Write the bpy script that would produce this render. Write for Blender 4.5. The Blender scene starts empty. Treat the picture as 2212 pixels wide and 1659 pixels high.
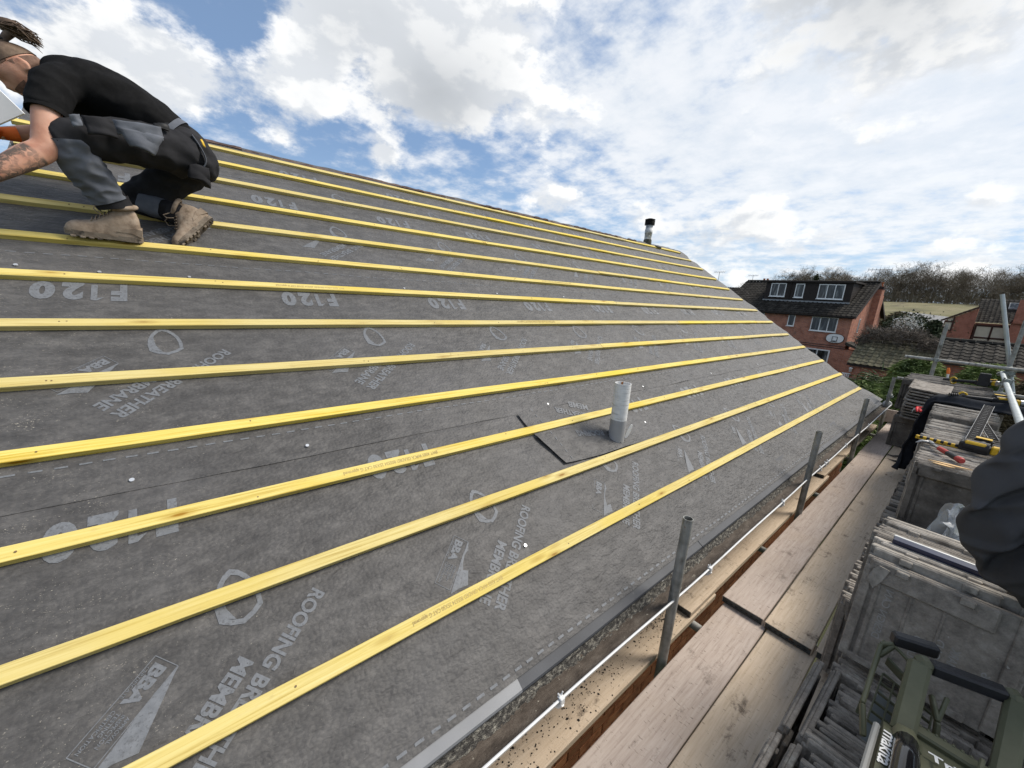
import bpy, math, random
import numpy as np
from mathutils import Vector, Matrix, Quaternion, noise as mnoise
random.seed(7); RNG = np.random.default_rng(7)
sc = bpy.context.scene
COL = sc.collection
rad = math.radians
# ------------------------------------------------------------------ camera (origin = camera; z up, x along the battens)
cd = bpy.data.cameras.new('camera'); cam = bpy.data.objects.new('camera', cd); COL.objects.link(cam); sc.camera = cam
_R = [[0.77156271, -0.10164073, 0.62798101], [-0.63334678, -0.21535533, 0.74329936], [0.05968957, -0.97123182, -0.23053397]]
cam.matrix_world = Matrix([[r[0], -r[1], -r[2], 0] for r in _R] + [[0, 0, 0, 1]])
cd.sensor_width = 36.0; cd.lens = 36.0 * 831.0 / 2212.0; cd.clip_start = 0.05; cd.clip_end = 3000
sc.view_settings.view_transform = 'Standard'; sc.view_settings.look = 'None'; sc.view_settings.gamma = 1.0
sc.view_settings.exposure = 0.74
try: sc.view_settings.use_curve_mapping = False
except Exception: pass
sc.cycles.use_denoising = True
sc.cycles.max_bounces = 6; sc.cycles.diffuse_bounces = 3; sc.cycles.glossy_bounces = 3; sc.cycles.transparent_max_bounces = 6
sc.cycles.caustics_reflective = False; sc.cycles.caustics_refractive = False
SUN_AZ, SUN_EL = rad(-28), rad(48)             # azimuth from +x towards +y
sl = bpy.data.lights.new('sun', 'SUN'); sl.energy = 2.6; sl.angle = rad(22); sl.color = (1.0, 0.93, 0.83)
so = bpy.data.objects.new('sun', sl); COL.objects.link(so)
SUN = Vector((math.cos(SUN_EL) * math.cos(SUN_AZ), math.cos(SUN_EL) * math.sin(SUN_AZ), math.sin(SUN_EL)))
so.rotation_euler = SUN.to_track_quat('Z', 'Y').to_euler()
# ------------------------------------------------------------------ node helpers
def nd(nt, t, **kw):
    n = nt.nodes.new(t)
    for k, v in kw.items():
        if k.startswith('i_'):
            key = k[2:]; key = int(key) if key.isdigit() else key.replace('_', ' ')
            s = n.inputs[key]
            if isinstance(v, bpy.types.NodeSocket): nt.links.new(v, s)
            else: s.default_value = v
        else: setattr(n, k, v)
    return n
def mth(nt, op, a, b=None, c=None, clamp=False):
    n = nt.nodes.new('ShaderNodeMath'); n.operation = op; n.use_clamp = clamp
    for i, v in enumerate((a, b, c)):
        if v is None: continue
        if isinstance(v, bpy.types.NodeSocket): nt.links.new(v, n.inputs[i])
        else: n.inputs[i].default_value = v
    return n.outputs[0]
def vmath(nt, op, a, b=None):
    n = nt.nodes.new('ShaderNodeVectorMath'); n.operation = op
    for i, v in enumerate((a, b)):
        if v is None: continue
        if isinstance(v, bpy.types.NodeSocket): nt.links.new(v, n.inputs[i])
        else: n.inputs[i].default_value = v
    return n
def mixc(nt, fac, a, b, mode='MIX'):
    n = nt.nodes.new('ShaderNodeMix'); n.data_type = 'RGBA'; n.blend_type = mode
    for s, v in ((n.inputs[0], fac), (n.inputs[6], a), (n.inputs[7], b)):
        if isinstance(v, bpy.types.NodeSocket): nt.links.new(v, s)
        else: s.default_value = v if not isinstance(v, tuple) or len(v) == 4 else (*v, 1)
    return n.outputs[2]
def sstep(nt, v, lo, hi, a=0.0, b=1.0):
    n = nt.nodes.new('ShaderNodeMapRange'); n.interpolation_type = 'SMOOTHSTEP'
    nt.links.new(v, n.inputs[0])
    for i, x in ((1, lo), (2, hi), (3, a), (4, b)):
        if isinstance(x, bpy.types.NodeSocket): nt.links.new(x, n.inputs[i])
        else: n.inputs[i].default_value = x
    return n.outputs[0]
def S(h, a=1):
    if isinstance(h, tuple): return (*h[:3], a)
    h = h.lstrip('#'); o = []
    for i in (0, 2, 4):
        c = int(h[i:i + 2], 16) / 255; o.append(c / 12.92 if c <= .04045 else ((c + .055) / 1.055) ** 2.4)
    return (*o, a)
def ramp(nt, fac, stops):
    n = nt.nodes.new('ShaderNodeValToRGB'); nt.links.new(fac, n.inputs[0]); e = n.color_ramp.elements
    while len(e) < len(stops): e.new(.5)
    for el, (p, c) in zip(e, stops): el.position = p; el.color = S(c)
    return n.outputs[0]
# ------------------------------------------------------------------ sky
w = bpy.data.worlds.new('World'); sc.world = w; w.use_nodes = True
nt = w.node_tree; nt.nodes.clear()
tc = nd(nt, 'ShaderNodeTexCoord'); D = vmath(nt, 'NORMALIZE', tc.outputs['Generated']).outputs[0]
sky = nd(nt, 'ShaderNodeTexSky', sky_type='NISHITA', sun_disc=False, sun_elevation=SUN_EL, sun_rotation=rad(90) - SUN_AZ, altitude=60, air_density=1.0, dust_density=1.2, ozone_density=1.6)
sep = nd(nt, 'ShaderNodeSeparateXYZ', i_0=D); zz = mth(nt, 'MAXIMUM', sep.outputs[2], 0.0)
den = mth(nt, 'ADD', zz, 0.16)
P = nd(nt, 'ShaderNodeCombineXYZ', i_0=mth(nt, 'DIVIDE', sep.outputs[0], den), i_1=mth(nt, 'DIVIDE', sep.outputs[1], den), i_2=0.35)
def cloudnoise(shift, scale, detail, rough, dist=0.0):
    v = vmath(nt, 'ADD', P.outputs[0], shift).outputs[0]
    return nd(nt, 'ShaderNodeTexNoise', noise_dimensions='2D', i_Vector=v, i_Scale=scale, i_Detail=detail, i_Roughness=rough, i_Distortion=dist).outputs[0]
DB = vmath(nt, 'NORMALIZE', vmath(nt, 'MULTIPLY', D, (1.0, 1.0, 1.55)).outputs[0]).outputs[0]
def bias_field(blobs):
    acc = None
    for az, el, sg, amp in blobs:
        c = Vector((math.cos(rad(el)) * math.cos(rad(az)), math.cos(rad(el)) * math.sin(rad(az)), 1.55 * math.sin(rad(el)))).normalized()
        k = 1.0 / (1 - math.cos(rad(sg)))
        dt = vmath(nt, 'DOT_PRODUCT', DB, tuple(c)).outputs['Value']
        e = mth(nt, 'POWER', 2.71828, mth(nt, 'MULTIPLY_ADD', dt, k, -k))
        acc = mth(nt, 'MULTIPLY_ADD', e, amp, acc if acc is not None else 0.0)
    return acc
CUM = [(97, 18.0, 11, .26), (88, 18.0, 5, .16), (66, 27.5, 11, .33), (76.5, 26, 5.0, .17), (54, 25.5, 9.5, .29), (60, 22, 6, .16), (77, 20.5, 4.5, .22),
       (80, 15.0, 3.4, .28), (68.4, 16.0, 2.4, .27), (69, 12.4, 4.2, .25), (47, 12.4, 4.4, .28), (34, 10.8, 4.6, .27), (21, 10.3, 6.5, .28), (27, 4.8, 6, .24), (15, 5.3, 6, .22), (2, 5.6, 6, .24), (2.4, 11, 1.8, .26), (11, 29.5, 12, .38),
       (84.5, 25, 5.0, -.22), (72.5, 17.6, 2.6, -.18), (57, 15.0, 6.0, -.16), (20, 7.6, 4, -.14), (-60, 25, 30, .16), (180, 30, 50, .16), (-120, 25, 30, .16)]
VEIL = [(29, 20, 14, .27), (6, 18, 18, .42), (42, 25, 9, .15), (82, 21, 11, -.25), (25, 24.5, 3, -.12), (-60, 30, 35, .2)]
GREY = [(61, 21.8, 6.5, .9), (12, 29, 9, .9), (26, 9.0, 6, .35), (71, 27, 5, .35), (97, 16, 5, .25)]
DV = vmath(nt, 'MULTIPLY', D, (1.0, 1.0, 1.7)).outputs[0]
def dirnoise(off, scale, detail, rough):
    return nd(nt, 'ShaderNodeTexNoise', noise_dimensions='3D', i_Vector=vmath(nt, 'ADD', DV, off).outputs[0], i_Scale=scale, i_Detail=detail, i_Roughness=rough).outputs[0]
n_c = dirnoise((0.31, 0.2, 0.0), 6.5, 8.0, 0.63)
n_s = dirnoise((0.31 + 0.012, 0.2 - 0.018, 0.05), 6.5, 3.0, 0.55)
n_h = cloudnoise((7.3, -2.1, 1.9), 4.6, 6.0, 0.62, 0.0)
cum_b = bias_field(CUM); veil_b = bias_field(VEIL)
dcum = mth(nt, 'ADD', mth(nt, 'MULTIPLY', n_c, 0.95), mth(nt, 'SUBTRACT', cum_b, 0.05))
a_cum = sstep(nt, dcum, 0.57, 0.75)
thick = sstep(nt, dcum, 0.66, 0.95)
lit = sstep(nt, mth(nt, 'SUBTRACT', n_c, n_s), -0.05, 0.07)
puff = mixc(nt, lit, S((7.6, 7.9, 8.3)), S((10.6, 10.6, 10.5)))
grey = bias_field(GREY)
body = mixc(nt, mth(nt, 'MULTIPLY', thick, 0.40), puff, S((7.2, 7.5, 7.8)))
gk = mth(nt, 'MULTIPLY', mth(nt, 'MINIMUM', grey, 1.0), mth(nt, 'MULTIPLY_ADD', n_s, 1.1, 0.15), None, True)
body = mixc(nt, mth(nt, 'MULTIPLY', gk, 0.92), body, S((4.3, 4.55, 4.85)))
a_veil = sstep(nt, mth(nt, 'ADD', n_h, veil_b), 0.36, 0.84)
hz = sstep(nt, sep.outputs[2], 0.0, 0.30)
tint = mixc(nt, 1.0, sky.outputs[0], (0.72, 0.93, 1.18), 'MULTIPLY')
skyc = mixc(nt, mth(nt, 'MULTIPLY_ADD', hz, -0.50, 0.78), tint, S((5.0, 6.7, 8.7)))
c1 = mixc(nt, mth(nt, 'MULTIPLY', a_veil, 0.85), skyc, mixc(nt, sstep(nt, n_h, .35, .7), S((8.3, 8.7, 9.1)), S((9.6, 9.7, 9.8))))
c2 = mixc(nt, mth(nt, 'MULTIPLY', a_cum, 0.97), c1, body)
bg = nd(nt, 'ShaderNodeBackground', i_0=c2, i_1=0.063); wo = nd(nt, 'ShaderNodeOutputWorld', i_0=bg.outputs[0])
w.cycles.sampling_method = 'NONE'
# ------------------------------------------------------------------ materials
def mat(name, cols, scale=5., stretch=(1, 1, 1), detail=6., rough=.7, bump=.2, bscale=None, bdist=.004, spec=.3, rnd=0., metal=0., spots=None, nrough=.6, coord='Object', bstretch=None, trans=0., rough_var=0., warp=0.):
    m = bpy.data.materials.new(name); m.use_nodes = True; nt = m.node_tree; b = nt.nodes['Principled BSDF']
    tcn = nd(nt, 'ShaderNodeTexCoord').outputs[coord]
    oi = nd(nt, 'ShaderNodeObjectInfo').outputs['Random']
    off = vmath(nt, 'SCALE', (13.1, 7.7, 5.3)); nt.links.new(mth(nt, 'MULTIPLY', oi, 3.0 if rnd else 0.0), off.inputs['Scale'])
    tcs = vmath(nt, 'ADD', tcn, off.outputs[0]).outputs[0]
    v = vmath(nt, 'MULTIPLY', tcs, stretch).outputs[0]
    n1 = nd(nt, 'ShaderNodeTexNoise', i_Vector=v, i_Scale=scale, i_Detail=detail, i_Roughness=nrough, i_Distortion=warp).outputs[0]
    k = len(cols)
    st = [(0.32 + 0.36 * i / max(1, k - 1), c) for i, c in enumerate(cols)]
    col = ramp(nt, n1, st) if k > 1 else mixc(nt, 0.0, S(cols[0]), S(cols[0]))
    for sp in (spots or []):
        c, s_, lo, hi = sp[:4]; sv = vmath(nt, 'MULTIPLY', tcs, sp[4] if len(sp) > 4 else (1, 1, 1)).outputs[0]
        n2 = nd(nt, 'ShaderNodeTexNoise', i_Vector=sv, i_Scale=s_, i_Detail=4.0, i_Roughness=.6).outputs[0]
        col = mixc(nt, mth(nt, 'MULTIPLY', sstep(nt, n2, lo, hi), sp[5] if len(sp) > 5 else 1.0), col, S(c))
    if rnd:
        f = mth(nt, 'MULTIPLY_ADD', oi, rnd, 1 - rnd / 2)
        hs = nd(nt, 'ShaderNodeHueSaturation', i_Value=f, i_Color=col); col = hs.outputs[0]
    nt.links.new(col, b.inputs['Base Color'])
    b.inputs['Roughness'].default_value = rough; b.inputs['Metallic'].default_value = metal; b.inputs['Specular IOR Level'].default_value = spec
    if rough_var: nt.links.new(mth(nt, 'MULTIPLY_ADD', n1, rough_var, rough - rough_var / 2), b.inputs['Roughness'])
    if trans: b.inputs['Transmission Weight'].default_value = trans
    if bump:
        bv = vmath(nt, 'MULTIPLY', tcs, bstretch or stretch).outputs[0]
        nb = nd(nt, 'ShaderNodeTexNoise', i_Vector=bv, i_Scale=bscale or scale * 4, i_Detail=5.0, i_Roughness=.6).outputs[0]
        bn = nd(nt, 'ShaderNodeBump', i_Strength=bump, i_Distance=bdist, i_Height=nb); nt.links.new(bn.outputs[0], b.inputs['Normal'])
    return m
# ------------------------------------------------------------------ mesh builder
class MB:
    def __init__(s): s.v = []; s.f = []; s.sm = []
    def add(s, vs, fs, M=None, smooth=False):
        o = len(s.v)
        for p in vs: s.v.append(tuple(M @ Vector(p)) if M is not None else tuple(p))
        for f in fs: s.f.append(tuple(i + o for i in f)); s.sm.append(smooth)
        return s
    def box(s, lo, hi, M=None):
        x0, y0, z0 = lo; x1, y1, z1 = hi
        return s.add([(x0, y0, z0), (x1, y0, z0), (x1, y1, z0), (x0, y1, z0), (x0, y0, z1), (x1, y0, z1), (x1, y1, z1), (x0, y1, z1)],
                     [(0, 3, 2, 1), (4, 5, 6, 7), (0, 1, 5, 4), (1, 2, 6, 5), (2, 3, 7, 6), (3, 0, 4, 7)], M)
    def cbox(s, lo, hi, c, M=None):          # chamfered box
        lo = Vector(lo); hi = Vector(hi); vs = []; ix = {}
        for sx in (0, 1):
            for sy in (0, 1):
                for sz in (0, 1):
                    p = Vector((hi.x if sx else lo.x, hi.y if sy else lo.y, hi.z if sz else lo.z))
                    for a in range(3):
                        q = p.copy()
                        for b in range(3):
                            if b != a: q[b] += -c if (sx, sy, sz)[b] else c
                        ix[(sx, sy, sz, a)] = len(vs); vs.append(tuple(q))
        fs = []
        I = lambda x, y, z, a: ix[(x, y, z, a)]
        fs += [(I(0,0,0,0), I(0,0,1,0), I(0,1,1,0), I(0,1,0,0)), (I(1,0,0,0), I(1,1,0,0), I(1,1,1,0), I(1,0,1,0)),
               (I(0,0,0,1), I(1,0,0,1), I(1,0,1,1), I(0,0,1,1)), (I(0,1,0,1), I(0,1,1,1), I(1,1,1,1), I(1,1,0,1)),
               (I(0,0,0,2), I(0,1,0,2), I(1,1,0,2), I(1,0,0,2)), (I(0,0,1,2), I(1,0,1,2), I(1,1,1,2), I(0,1,1,2))]
        for x in (0, 1):
            for y in (0, 1): q = (I(x,y,0,0), I(x,y,0,1), I(x,y,1,1), I(x,y,1,0)); fs.append(q if (x + y) % 2 == 0 else q[::-1])
            for z in (0, 1): q = (I(x,0,z,2), I(x,1,z,2), I(x,1,z,0), I(x,0,z,0)); fs.append(q if (x + z) % 2 == 0 else q[::-1])
        for y in (0, 1):
            for z in (0, 1): q = (I(0,y,z,1), I(1,y,z,1), I(1,y,z,2), I(0,y,z,2)); fs.append(q if (y + z) % 2 == 0 else q[::-1])
        for x in (0, 1):
            for y in (0, 1):
                for z in (0, 1): t = (I(x,y,z,0), I(x,y,z,1), I(x,y,z,2)); fs.append(t if (x + y + z) % 2 else t[::-1])
        return s.add(vs, fs, M)
    def cyl(s, a, b, r0, r1=None, n=12, caps=True, smooth=True):
        a = Vector(a); b = Vector(b); r1 = r0 if r1 is None else r1
        d = (b - a).normalized(); u = d.orthogonal().normalized(); w_ = d.cross(u); vs = []
        for p, r in ((a, r0), (b, r1)):
            for i in range(n):
                t = 2 * math.pi * i / n; vs.append(tuple(p + u * (r * math.cos(t)) + w_ * (r * math.sin(t))))
        s.add(vs, [(i, (i + 1) % n, n + (i + 1) % n, n + i) for i in range(n)], None, smooth)
        if caps: s.add(vs, [tuple(range(n))[::-1], tuple(range(n, 2 * n))])
        return s
    def pipe(s, a, b, ro, ri, n=20):         # open tube with wall thickness
        a = Vector(a); b = Vector(b); d = (b - a).normalized(); u = d.orthogonal().normalized(); w_ = d.cross(u); vs = []
        for p, r in ((a, ro), (b, ro), (b, ri), (a, ri)):
            for i in range(n):
                t = 2 * math.pi * i / n; vs.append(tuple(p + u * (r * math.cos(t)) + w_ * (r * math.sin(t))))
        for k in range(4):
            s.add(vs, [(k * n + i, k * n + (i + 1) % n, ((k + 1) % 4) * n + (i + 1) % n, ((k + 1) % 4) * n + i) for i in range(n)], None, k in (0, 2))
        return s
    def tube(s, pts, rs, n=8, caps=True, smooth=True):
        pts = [Vector(p) for p in pts]; m = len(pts)
        if not hasattr(rs, '__len__'): rs = [rs] * m
        u = None; vs = []
        for i, p in enumerate(pts):
            d = (pts[min(i + 1, m - 1)] - pts[max(i - 1, 0)]).normalized()
            if u is None: u = d.orthogonal().normalized()
            u = (u - d * u.dot(d)).normalized(); w_ = d.cross(u)
            for k in range(n):
                t = 2 * math.pi * k / n; vs.append(tuple(p + (u * math.cos(t) + w_ * math.sin(t)) * rs[i]))
        fs = [(i * n + k, i * n + (k + 1) % n, (i + 1) * n + (k + 1) % n, (i + 1) * n + k) for i in range(m - 1) for k in range(n)]
        s.add(vs, fs, None, smooth)
        if caps: s.add(vs, [tuple(range(n))[::-1], tuple(range((m - 1) * n, m * n))])
        return s
    def lathe(s, base, axis, prof, n=20, smooth=True):   # prof: (height, radius)
        base = Vector(base); d = Vector(axis).normalized(); u = d.orthogonal().normalized(); w_ = d.cross(u); vs = []
        for h, r in prof:
            for i in range(n):
                t = 2 * math.pi * i / n; vs.append(tuple(base + d * h + (u * math.cos(t) + w_ * math.sin(t)) * r))
        return s.add(vs, [(j * n + i, j * n + (i + 1) % n, (j + 1) * n + (i + 1) % n, (j + 1) * n + i) for j in range(len(prof) - 1) for i in range(n)], None, smooth)
    def prism(s, poly, o, ux, uy, uz, h):    # polygon in (ux,uy) extruded along uz by h
        o = Vector(o); ux = Vector(ux); uy = Vector(uy); uz = Vector(uz); n = len(poly)
        vs = [tuple(o + ux * x + uy * y) for x, y in poly] + [tuple(o + ux * x + uy * y + uz * h) for x, y in poly]
        return s.add(vs, [tuple(range(n))[::-1], tuple(range(n, 2 * n))] + [(i, (i + 1) % n, n + (i + 1) % n, n + i) for i in range(n)])
    def mesh(s, name):
        me = bpy.data.meshes.new(name); me.from_pydata(s.v, [], s.f)
        if any(s.sm): me.polygons.foreach_set('use_smooth', s.sm)
        me.update(); return me
    def build(s, name, m, parent=None, **kw): return link(name, s.mesh(name), m, parent, **kw)
def link(name, me, m, parent=None, kind=None, label=None, loc=None, rot=None):
    o = bpy.data.objects.new(name, me); COL.objects.link(o)
    if m is not None and len(me.materials) == 0: me.materials.append(m)
    if loc is not None: o.location = loc
    if rot is not None: o.rotation_euler = rot
    if parent is not None: own(o, parent)
    if kind: o['kind'] = kind
    if label: o['label'] = label
    return o
def own(o, p):
    o.parent = p
    M = Matrix.Translation(p.location) @ p.rotation_euler.to_matrix().to_4x4()
    if p.parent is not None: M = p.parent.get('_m', None) and M or M
    if p.type == 'EMPTY': o.matrix_parent_inverse = M.inverted()
def tag(o, label, cat, group=None):
    o['label'] = label; o['category'] = cat
    if group: o['group'] = group
    return o
def thing(name, label, cat, loc=(0, 0, 0), group=None):
    o = bpy.data.objects.new(name, None); COL.objects.link(o); o.location = loc; o.empty_display_size = .1
    return tag(o, label, cat, group)
def grid(fn, nu, nv):
    vs = [fn(i / nu, j / nv) for j in range(nv + 1) for i in range(nu + 1)]
    fs = [(j * (nu + 1) + i, j * (nu + 1) + i + 1, (j + 1) * (nu + 1) + i + 1, (j + 1) * (nu + 1) + i) for j in range(nv) for i in range(nu)]
    return vs, fs
_tc = {}
def text2d(body, size, bold=0.0, align='LEFT', space=1.0):
    key = (body, size, bold, align, space)
    if key not in _tc:
        cu = bpy.data.curves.new('t', 'FONT'); cu.body = body; cu.size = size; cu.offset = bold; cu.align_x = align; cu.resolution_u = 4; cu.space_character = space
        o = bpy.data.objects.new('t', cu); COL.objects.link(o); bpy.context.view_layer.update()
        me = bpy.data.meshes.new_from_object(o.evaluated_get(bpy.context.evaluated_depsgraph_get()))
        _tc[key] = ([v.co.copy() for v in me.vertices], [tuple(p.vertices) for p in me.polygons])
        bpy.data.objects.remove(o); bpy.data.meshes.remove(me)
    return _tc[key]
def baked(o, name):                          # modifiers -> plain mesh
    bpy.context.view_layer.update()
    me = bpy.data.meshes.new_from_object(o.evaluated_get(bpy.context.evaluated_depsgraph_get())); me.name = name
    o.modifiers.clear(); o.data = me; return o
def nz(x, y, z=0.0): return mnoise.noise(Vector((x, y, z)))

# ------------------------------------------------------------------ the roof being re-covered
SLX, SLY = 0.83519767, 0.54994986           # slope 33.4 degrees
EX = Vector((1, 0, 0)); ES = Vector((0, SLX, SLY)); EN = Vector((0, -SLY, SLX))
RO = EN * -1.613                             # membrane plane
def rp(x, s_, h=0.0): return RO + EX * x + ES * s_ + EN * h
BAT = [.245, .585, .92, 1.28, 1.625, 1.975, 2.33, 2.664, 3.016, 3.36, 3.715, 4.04, 4.345]
M_mem = None
def make_membrane_mat():
    m = bpy.data.materials.new('membrane'); m.use_nodes = True; nt = m.node_tree; b = nt.nodes['Principled BSDF']
    co = nd(nt, 'ShaderNodeTexCoord').outputs['Object']
    n1 = nd(nt, 'ShaderNodeTexNoise', i_Vector=vmath(nt, 'MULTIPLY', co, (1, 2.2, 2.2)).outputs[0], i_Scale=9.0, i_Detail=10.0, i_Roughness=.74).outputs[0]
    col = ramp(nt, n1, [(.28, (.030, .028, .027)), (.48, (.057, .054, .052)), (.72, (.112, .106, .101))])
    n2 = nd(nt, 'ShaderNodeTexNoise', i_Vector=co, i_Scale=1.3, i_Detail=3.0).outputs[0]
    # sawdust, thickest towards the sawing end
    sx = nd(nt, 'ShaderNodeSeparateXYZ', i_0=co)
    saw = nd(nt, 'ShaderNodeTexNoise', i_Vector=vmath(nt, 'MULTIPLY', co, (1, 1.9, 1.9)).outputs[0], i_Scale=130.0, i_Detail=4.0, i_Roughness=.75).outputs[0]
    patch = nd(nt, 'ShaderNodeTexNoise', i_Vector=vmath(nt, 'MULTIPLY', co, (1, 2, 2)).outputs[0], i_Scale=7.0, i_Detail=3.0).outputs[0]
    lo = mth(nt, 'MULTIPLY_ADD', sstep(nt, sx.outputs[0], -.7, .9), .085, .635)
    lo = mth(nt, 'SUBTRACT', lo, mth(nt, 'MULTIPLY', mth(nt, 'SUBTRACT', patch, .5), .22))
    sd = sstep(nt, saw, lo, mth(nt, 'ADD', lo, .05))
    col = mixc(nt, mth(nt, 'MULTIPLY', sd, .75), col, S((.46, .42, .34)))
    col = mixc(nt, mth(nt, 'MULTIPLY', sstep(nt, n2, .45, .75), .25), col, S((.12, .117, .12)))
    nt.links.new(col, b.inputs['Base Color'])
    b.inputs['Roughness'].default_value = .62; b.inputs['Specular IOR Level'].default_value = .45
    b.inputs['Sheen Weight'].default_value = .12; b.inputs['Sheen Roughness'].default_value = .5
    # weave of bonded points: dimples, and short ripples that grow away from the near end
    dv = vmath(nt, 'MULTIPLY', co, (1.0, 1.5, 1.5)).outputs[0]
    vo = nd(nt, 'ShaderNodeTexVoronoi', i_Vector=dv, i_Scale=62.0, i_Randomness=.75).outputs['Distance']
    ra = nd(nt, 'ShaderNodeTexNoise', i_Vector=vmath(nt, 'MULTIPLY', co, (1, 1.9, 1.9)).outputs[0], i_Scale=22.0, i_Detail=3.0, i_Distortion=.6).outputs[0]
    rb_ = nd(nt, 'ShaderNodeTexNoise', i_Vector=vmath(nt, 'MULTIPLY', co, (1.6, 1, 1)).outputs[0], i_Scale=5.0, i_Detail=3.0).outputs[0]
    amp = mth(nt, 'MULTIPLY_ADD', sstep(nt, sx.outputs[0], 0.2, 4.5), .85, .45)
    hgt = mth(nt, 'ADD', mth(nt, 'MULTIPLY', vo, -.30), mth(nt, 'ADD', mth(nt, 'MULTIPLY', ra, 1.1), mth(nt, 'MULTIPLY', rb_, 1.4)))
    b1 = nd(nt, 'ShaderNodeBump', i_Strength=amp, i_Distance=.011, i_Height=hgt)
    fine = nd(nt, 'ShaderNodeTexNoise', i_Vector=co, i_Scale=420.0, i_Detail=2.0).outputs[0]
    b2 = nd(nt, 'ShaderNodeBump', i_Strength=.25, i_Distance=.0015, i_Height=fine, i_Normal=b1.outputs[0])
    nt.links.new(b2.outputs[0], b.inputs['Normal'])
    return m
M_mem = make_membrane_mat()
M_print = mat('grey_print', [(.125, .132, .143), (.165, .173, .186)], scale=60, rough=.6, bump=.15, spots=[((.07, .07, .072), 110, .52, .66, (1, 1, 1), .6)])
def make_batten_mat():
    m = bpy.data.materials.new('treated_batten'); m.use_nodes = True; nt = m.node_tree; b = nt.nodes['Principled BSDF']
    co = nd(nt, 'ShaderNodeTexCoord').outputs['Object']; oi = nd(nt, 'ShaderNodeObjectInfo').outputs['Random']
    off = vmath(nt, 'SCALE', (9.1, 3.3, 5.7)); nt.links.new(oi, off.inputs['Scale'])
    v = vmath(nt, 'ADD', co, off.outputs[0]).outputs[0]
    kn = nd(nt, 'ShaderNodeTexVoronoi', i_Vector=vmath(nt, 'MULTIPLY', v, (3.2, 13., 13.)).outputs[0], i_Scale=1.0, i_Randomness=1.0)
    kd = kn.outputs['Distance']
    swirl = mth(nt, 'MULTIPLY', sstep(nt, kd, 0.0, .42, 1.0, 0.0), .9)
    g = nd(nt, 'ShaderNodeTexNoise', i_Vector=vmath(nt, 'MULTIPLY', v, (1.3, 55., 55.)).outputs[0], i_Scale=2.2, i_Detail=5.0, i_Roughness=.6, i_Distortion=swirl).outputs[0]
    tone = nd(nt, 'ShaderNodeTexNoise', i_Vector=vmath(nt, 'MULTIPLY', v, (1., 2., 2.)).outputs[0], i_Scale=1.6, i_Detail=3.0).outputs[0]
    col = ramp(nt, g, [(.30, (.42, .30, .085)), (.46, (.60, .485, .18)), (.62, (.66, .55, .235)), (.8, (.71, .61, .30))])
    col = mixc(nt, sstep(nt, tone, .48, .7, 0.0, .55), col, S((.62, .47, .09)))
    col = mixc(nt, sstep(nt, kd, .045, .11, 1.0, 0.0), col, S((.25, .12, .03)))
    col = mixc(nt, mth(nt, 'MULTIPLY', sstep(nt, kd, .10, .24, 1.0, 0.0), .45), col, S((.34, .21, .05)))
    dirt = nd(nt, 'ShaderNodeTexNoise', i_Vector=vmath(nt, 'MULTIPLY', v, (1., 3., 3.)).outputs[0], i_Scale=24., i_Detail=5.).outputs[0]
    col = mixc(nt, sstep(nt, dirt, .60, .78, 0., .35), col, S((.36, .27, .12)))
    hs = nd(nt, 'ShaderNodeHueSaturation', i_Value=mth(nt, 'MULTIPLY_ADD', oi, .24, .86), i_Saturation=mth(nt, 'MULTIPLY_ADD', oi, .26, .92), i_Color=col)
    nt.links.new(hs.outputs[0], b.inputs['Base Color']); b.inputs['Roughness'].default_value = .75; b.inputs['Specular IOR Level'].default_value = .2
    bn = nd(nt, 'ShaderNodeBump', i_Strength=.5, i_Distance=.001, i_Height=g); nt.links.new(bn.outputs[0], b.inputs['Normal'])
    return m
M_bat = make_batten_mat()
M_dark = mat('near_black', [(.008, .008, .009), (.016, .016, .017)], rough=.6, bump=.1)
M_galv = mat('clout_head', [(.6, .61, .62), (.72, .73, .74)], scale=200, rough=.35, metal=.6, bump=0)
house = thing('house_being_reroofed', 'brick house with grey breather membrane and yellow battens on its open roof', 'house', (3.8, 2.6, -6.4))
def sag(x, s_):
    j = min(range(len(BAT)), key=lambda k: abs(BAT[k] - s_)); lo = max([b for b in BAT if b <= s_], default=BAT[0] - .33); hi = min([b for b in BAT if b > s_], default=BAT[-1] + .33)
    pin = math.sin(math.pi * (s_ - lo) / (hi - lo)) if hi > lo else 0
    a = .005 + .014 * min(1, max(0, (x - .5) / 6))
    r = nz(x * 1.6, s_ * 4.2, 1.0) + .7 * nz(x * 5.0 + s_ * 3.5, s_ * 6.0 - x, 4.0) + .45 * nz(x * 9, s_ * 9, 8)
    return a * r * (.25 + .75 * pin)
LAPS = [-.085, 1.066, 2.385, 3.705, 4.50]
def xr(s_):
    t = min(1, max(0, (.40 - s_) / .45)); t = t * t * (3 - 2 * t)
    return 8.60 + .47 * t + .012 * math.sin(s_ * 9) + .02 * nz(s_ * 3, .3)
def mem_h(k, x, s_):
    h = sag(x, s_) + .0014 * k
    e = s_ - LAPS[k]                           # loose lower edge of the sheet
    if k and e < .05: h += .008 * max(0, nz(x * 2.3, k * 7.1) + .05) * (1 - e / .05)
    d = x - 8.5                                # flap hanging past the verge
    if d > 0: h -= .045 * (d / .45) ** 1.5 if d < .12 else .006 + .10 * (d - .10) * max(0, .5 - s_)
    if k == 0 and s_ < .1 and x > 7.5: h += .012 * math.sin(x * 7 + 1) * min(1, (x - 7.5)) * (1 - s_ / .12)
    return h
mems = []
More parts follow.
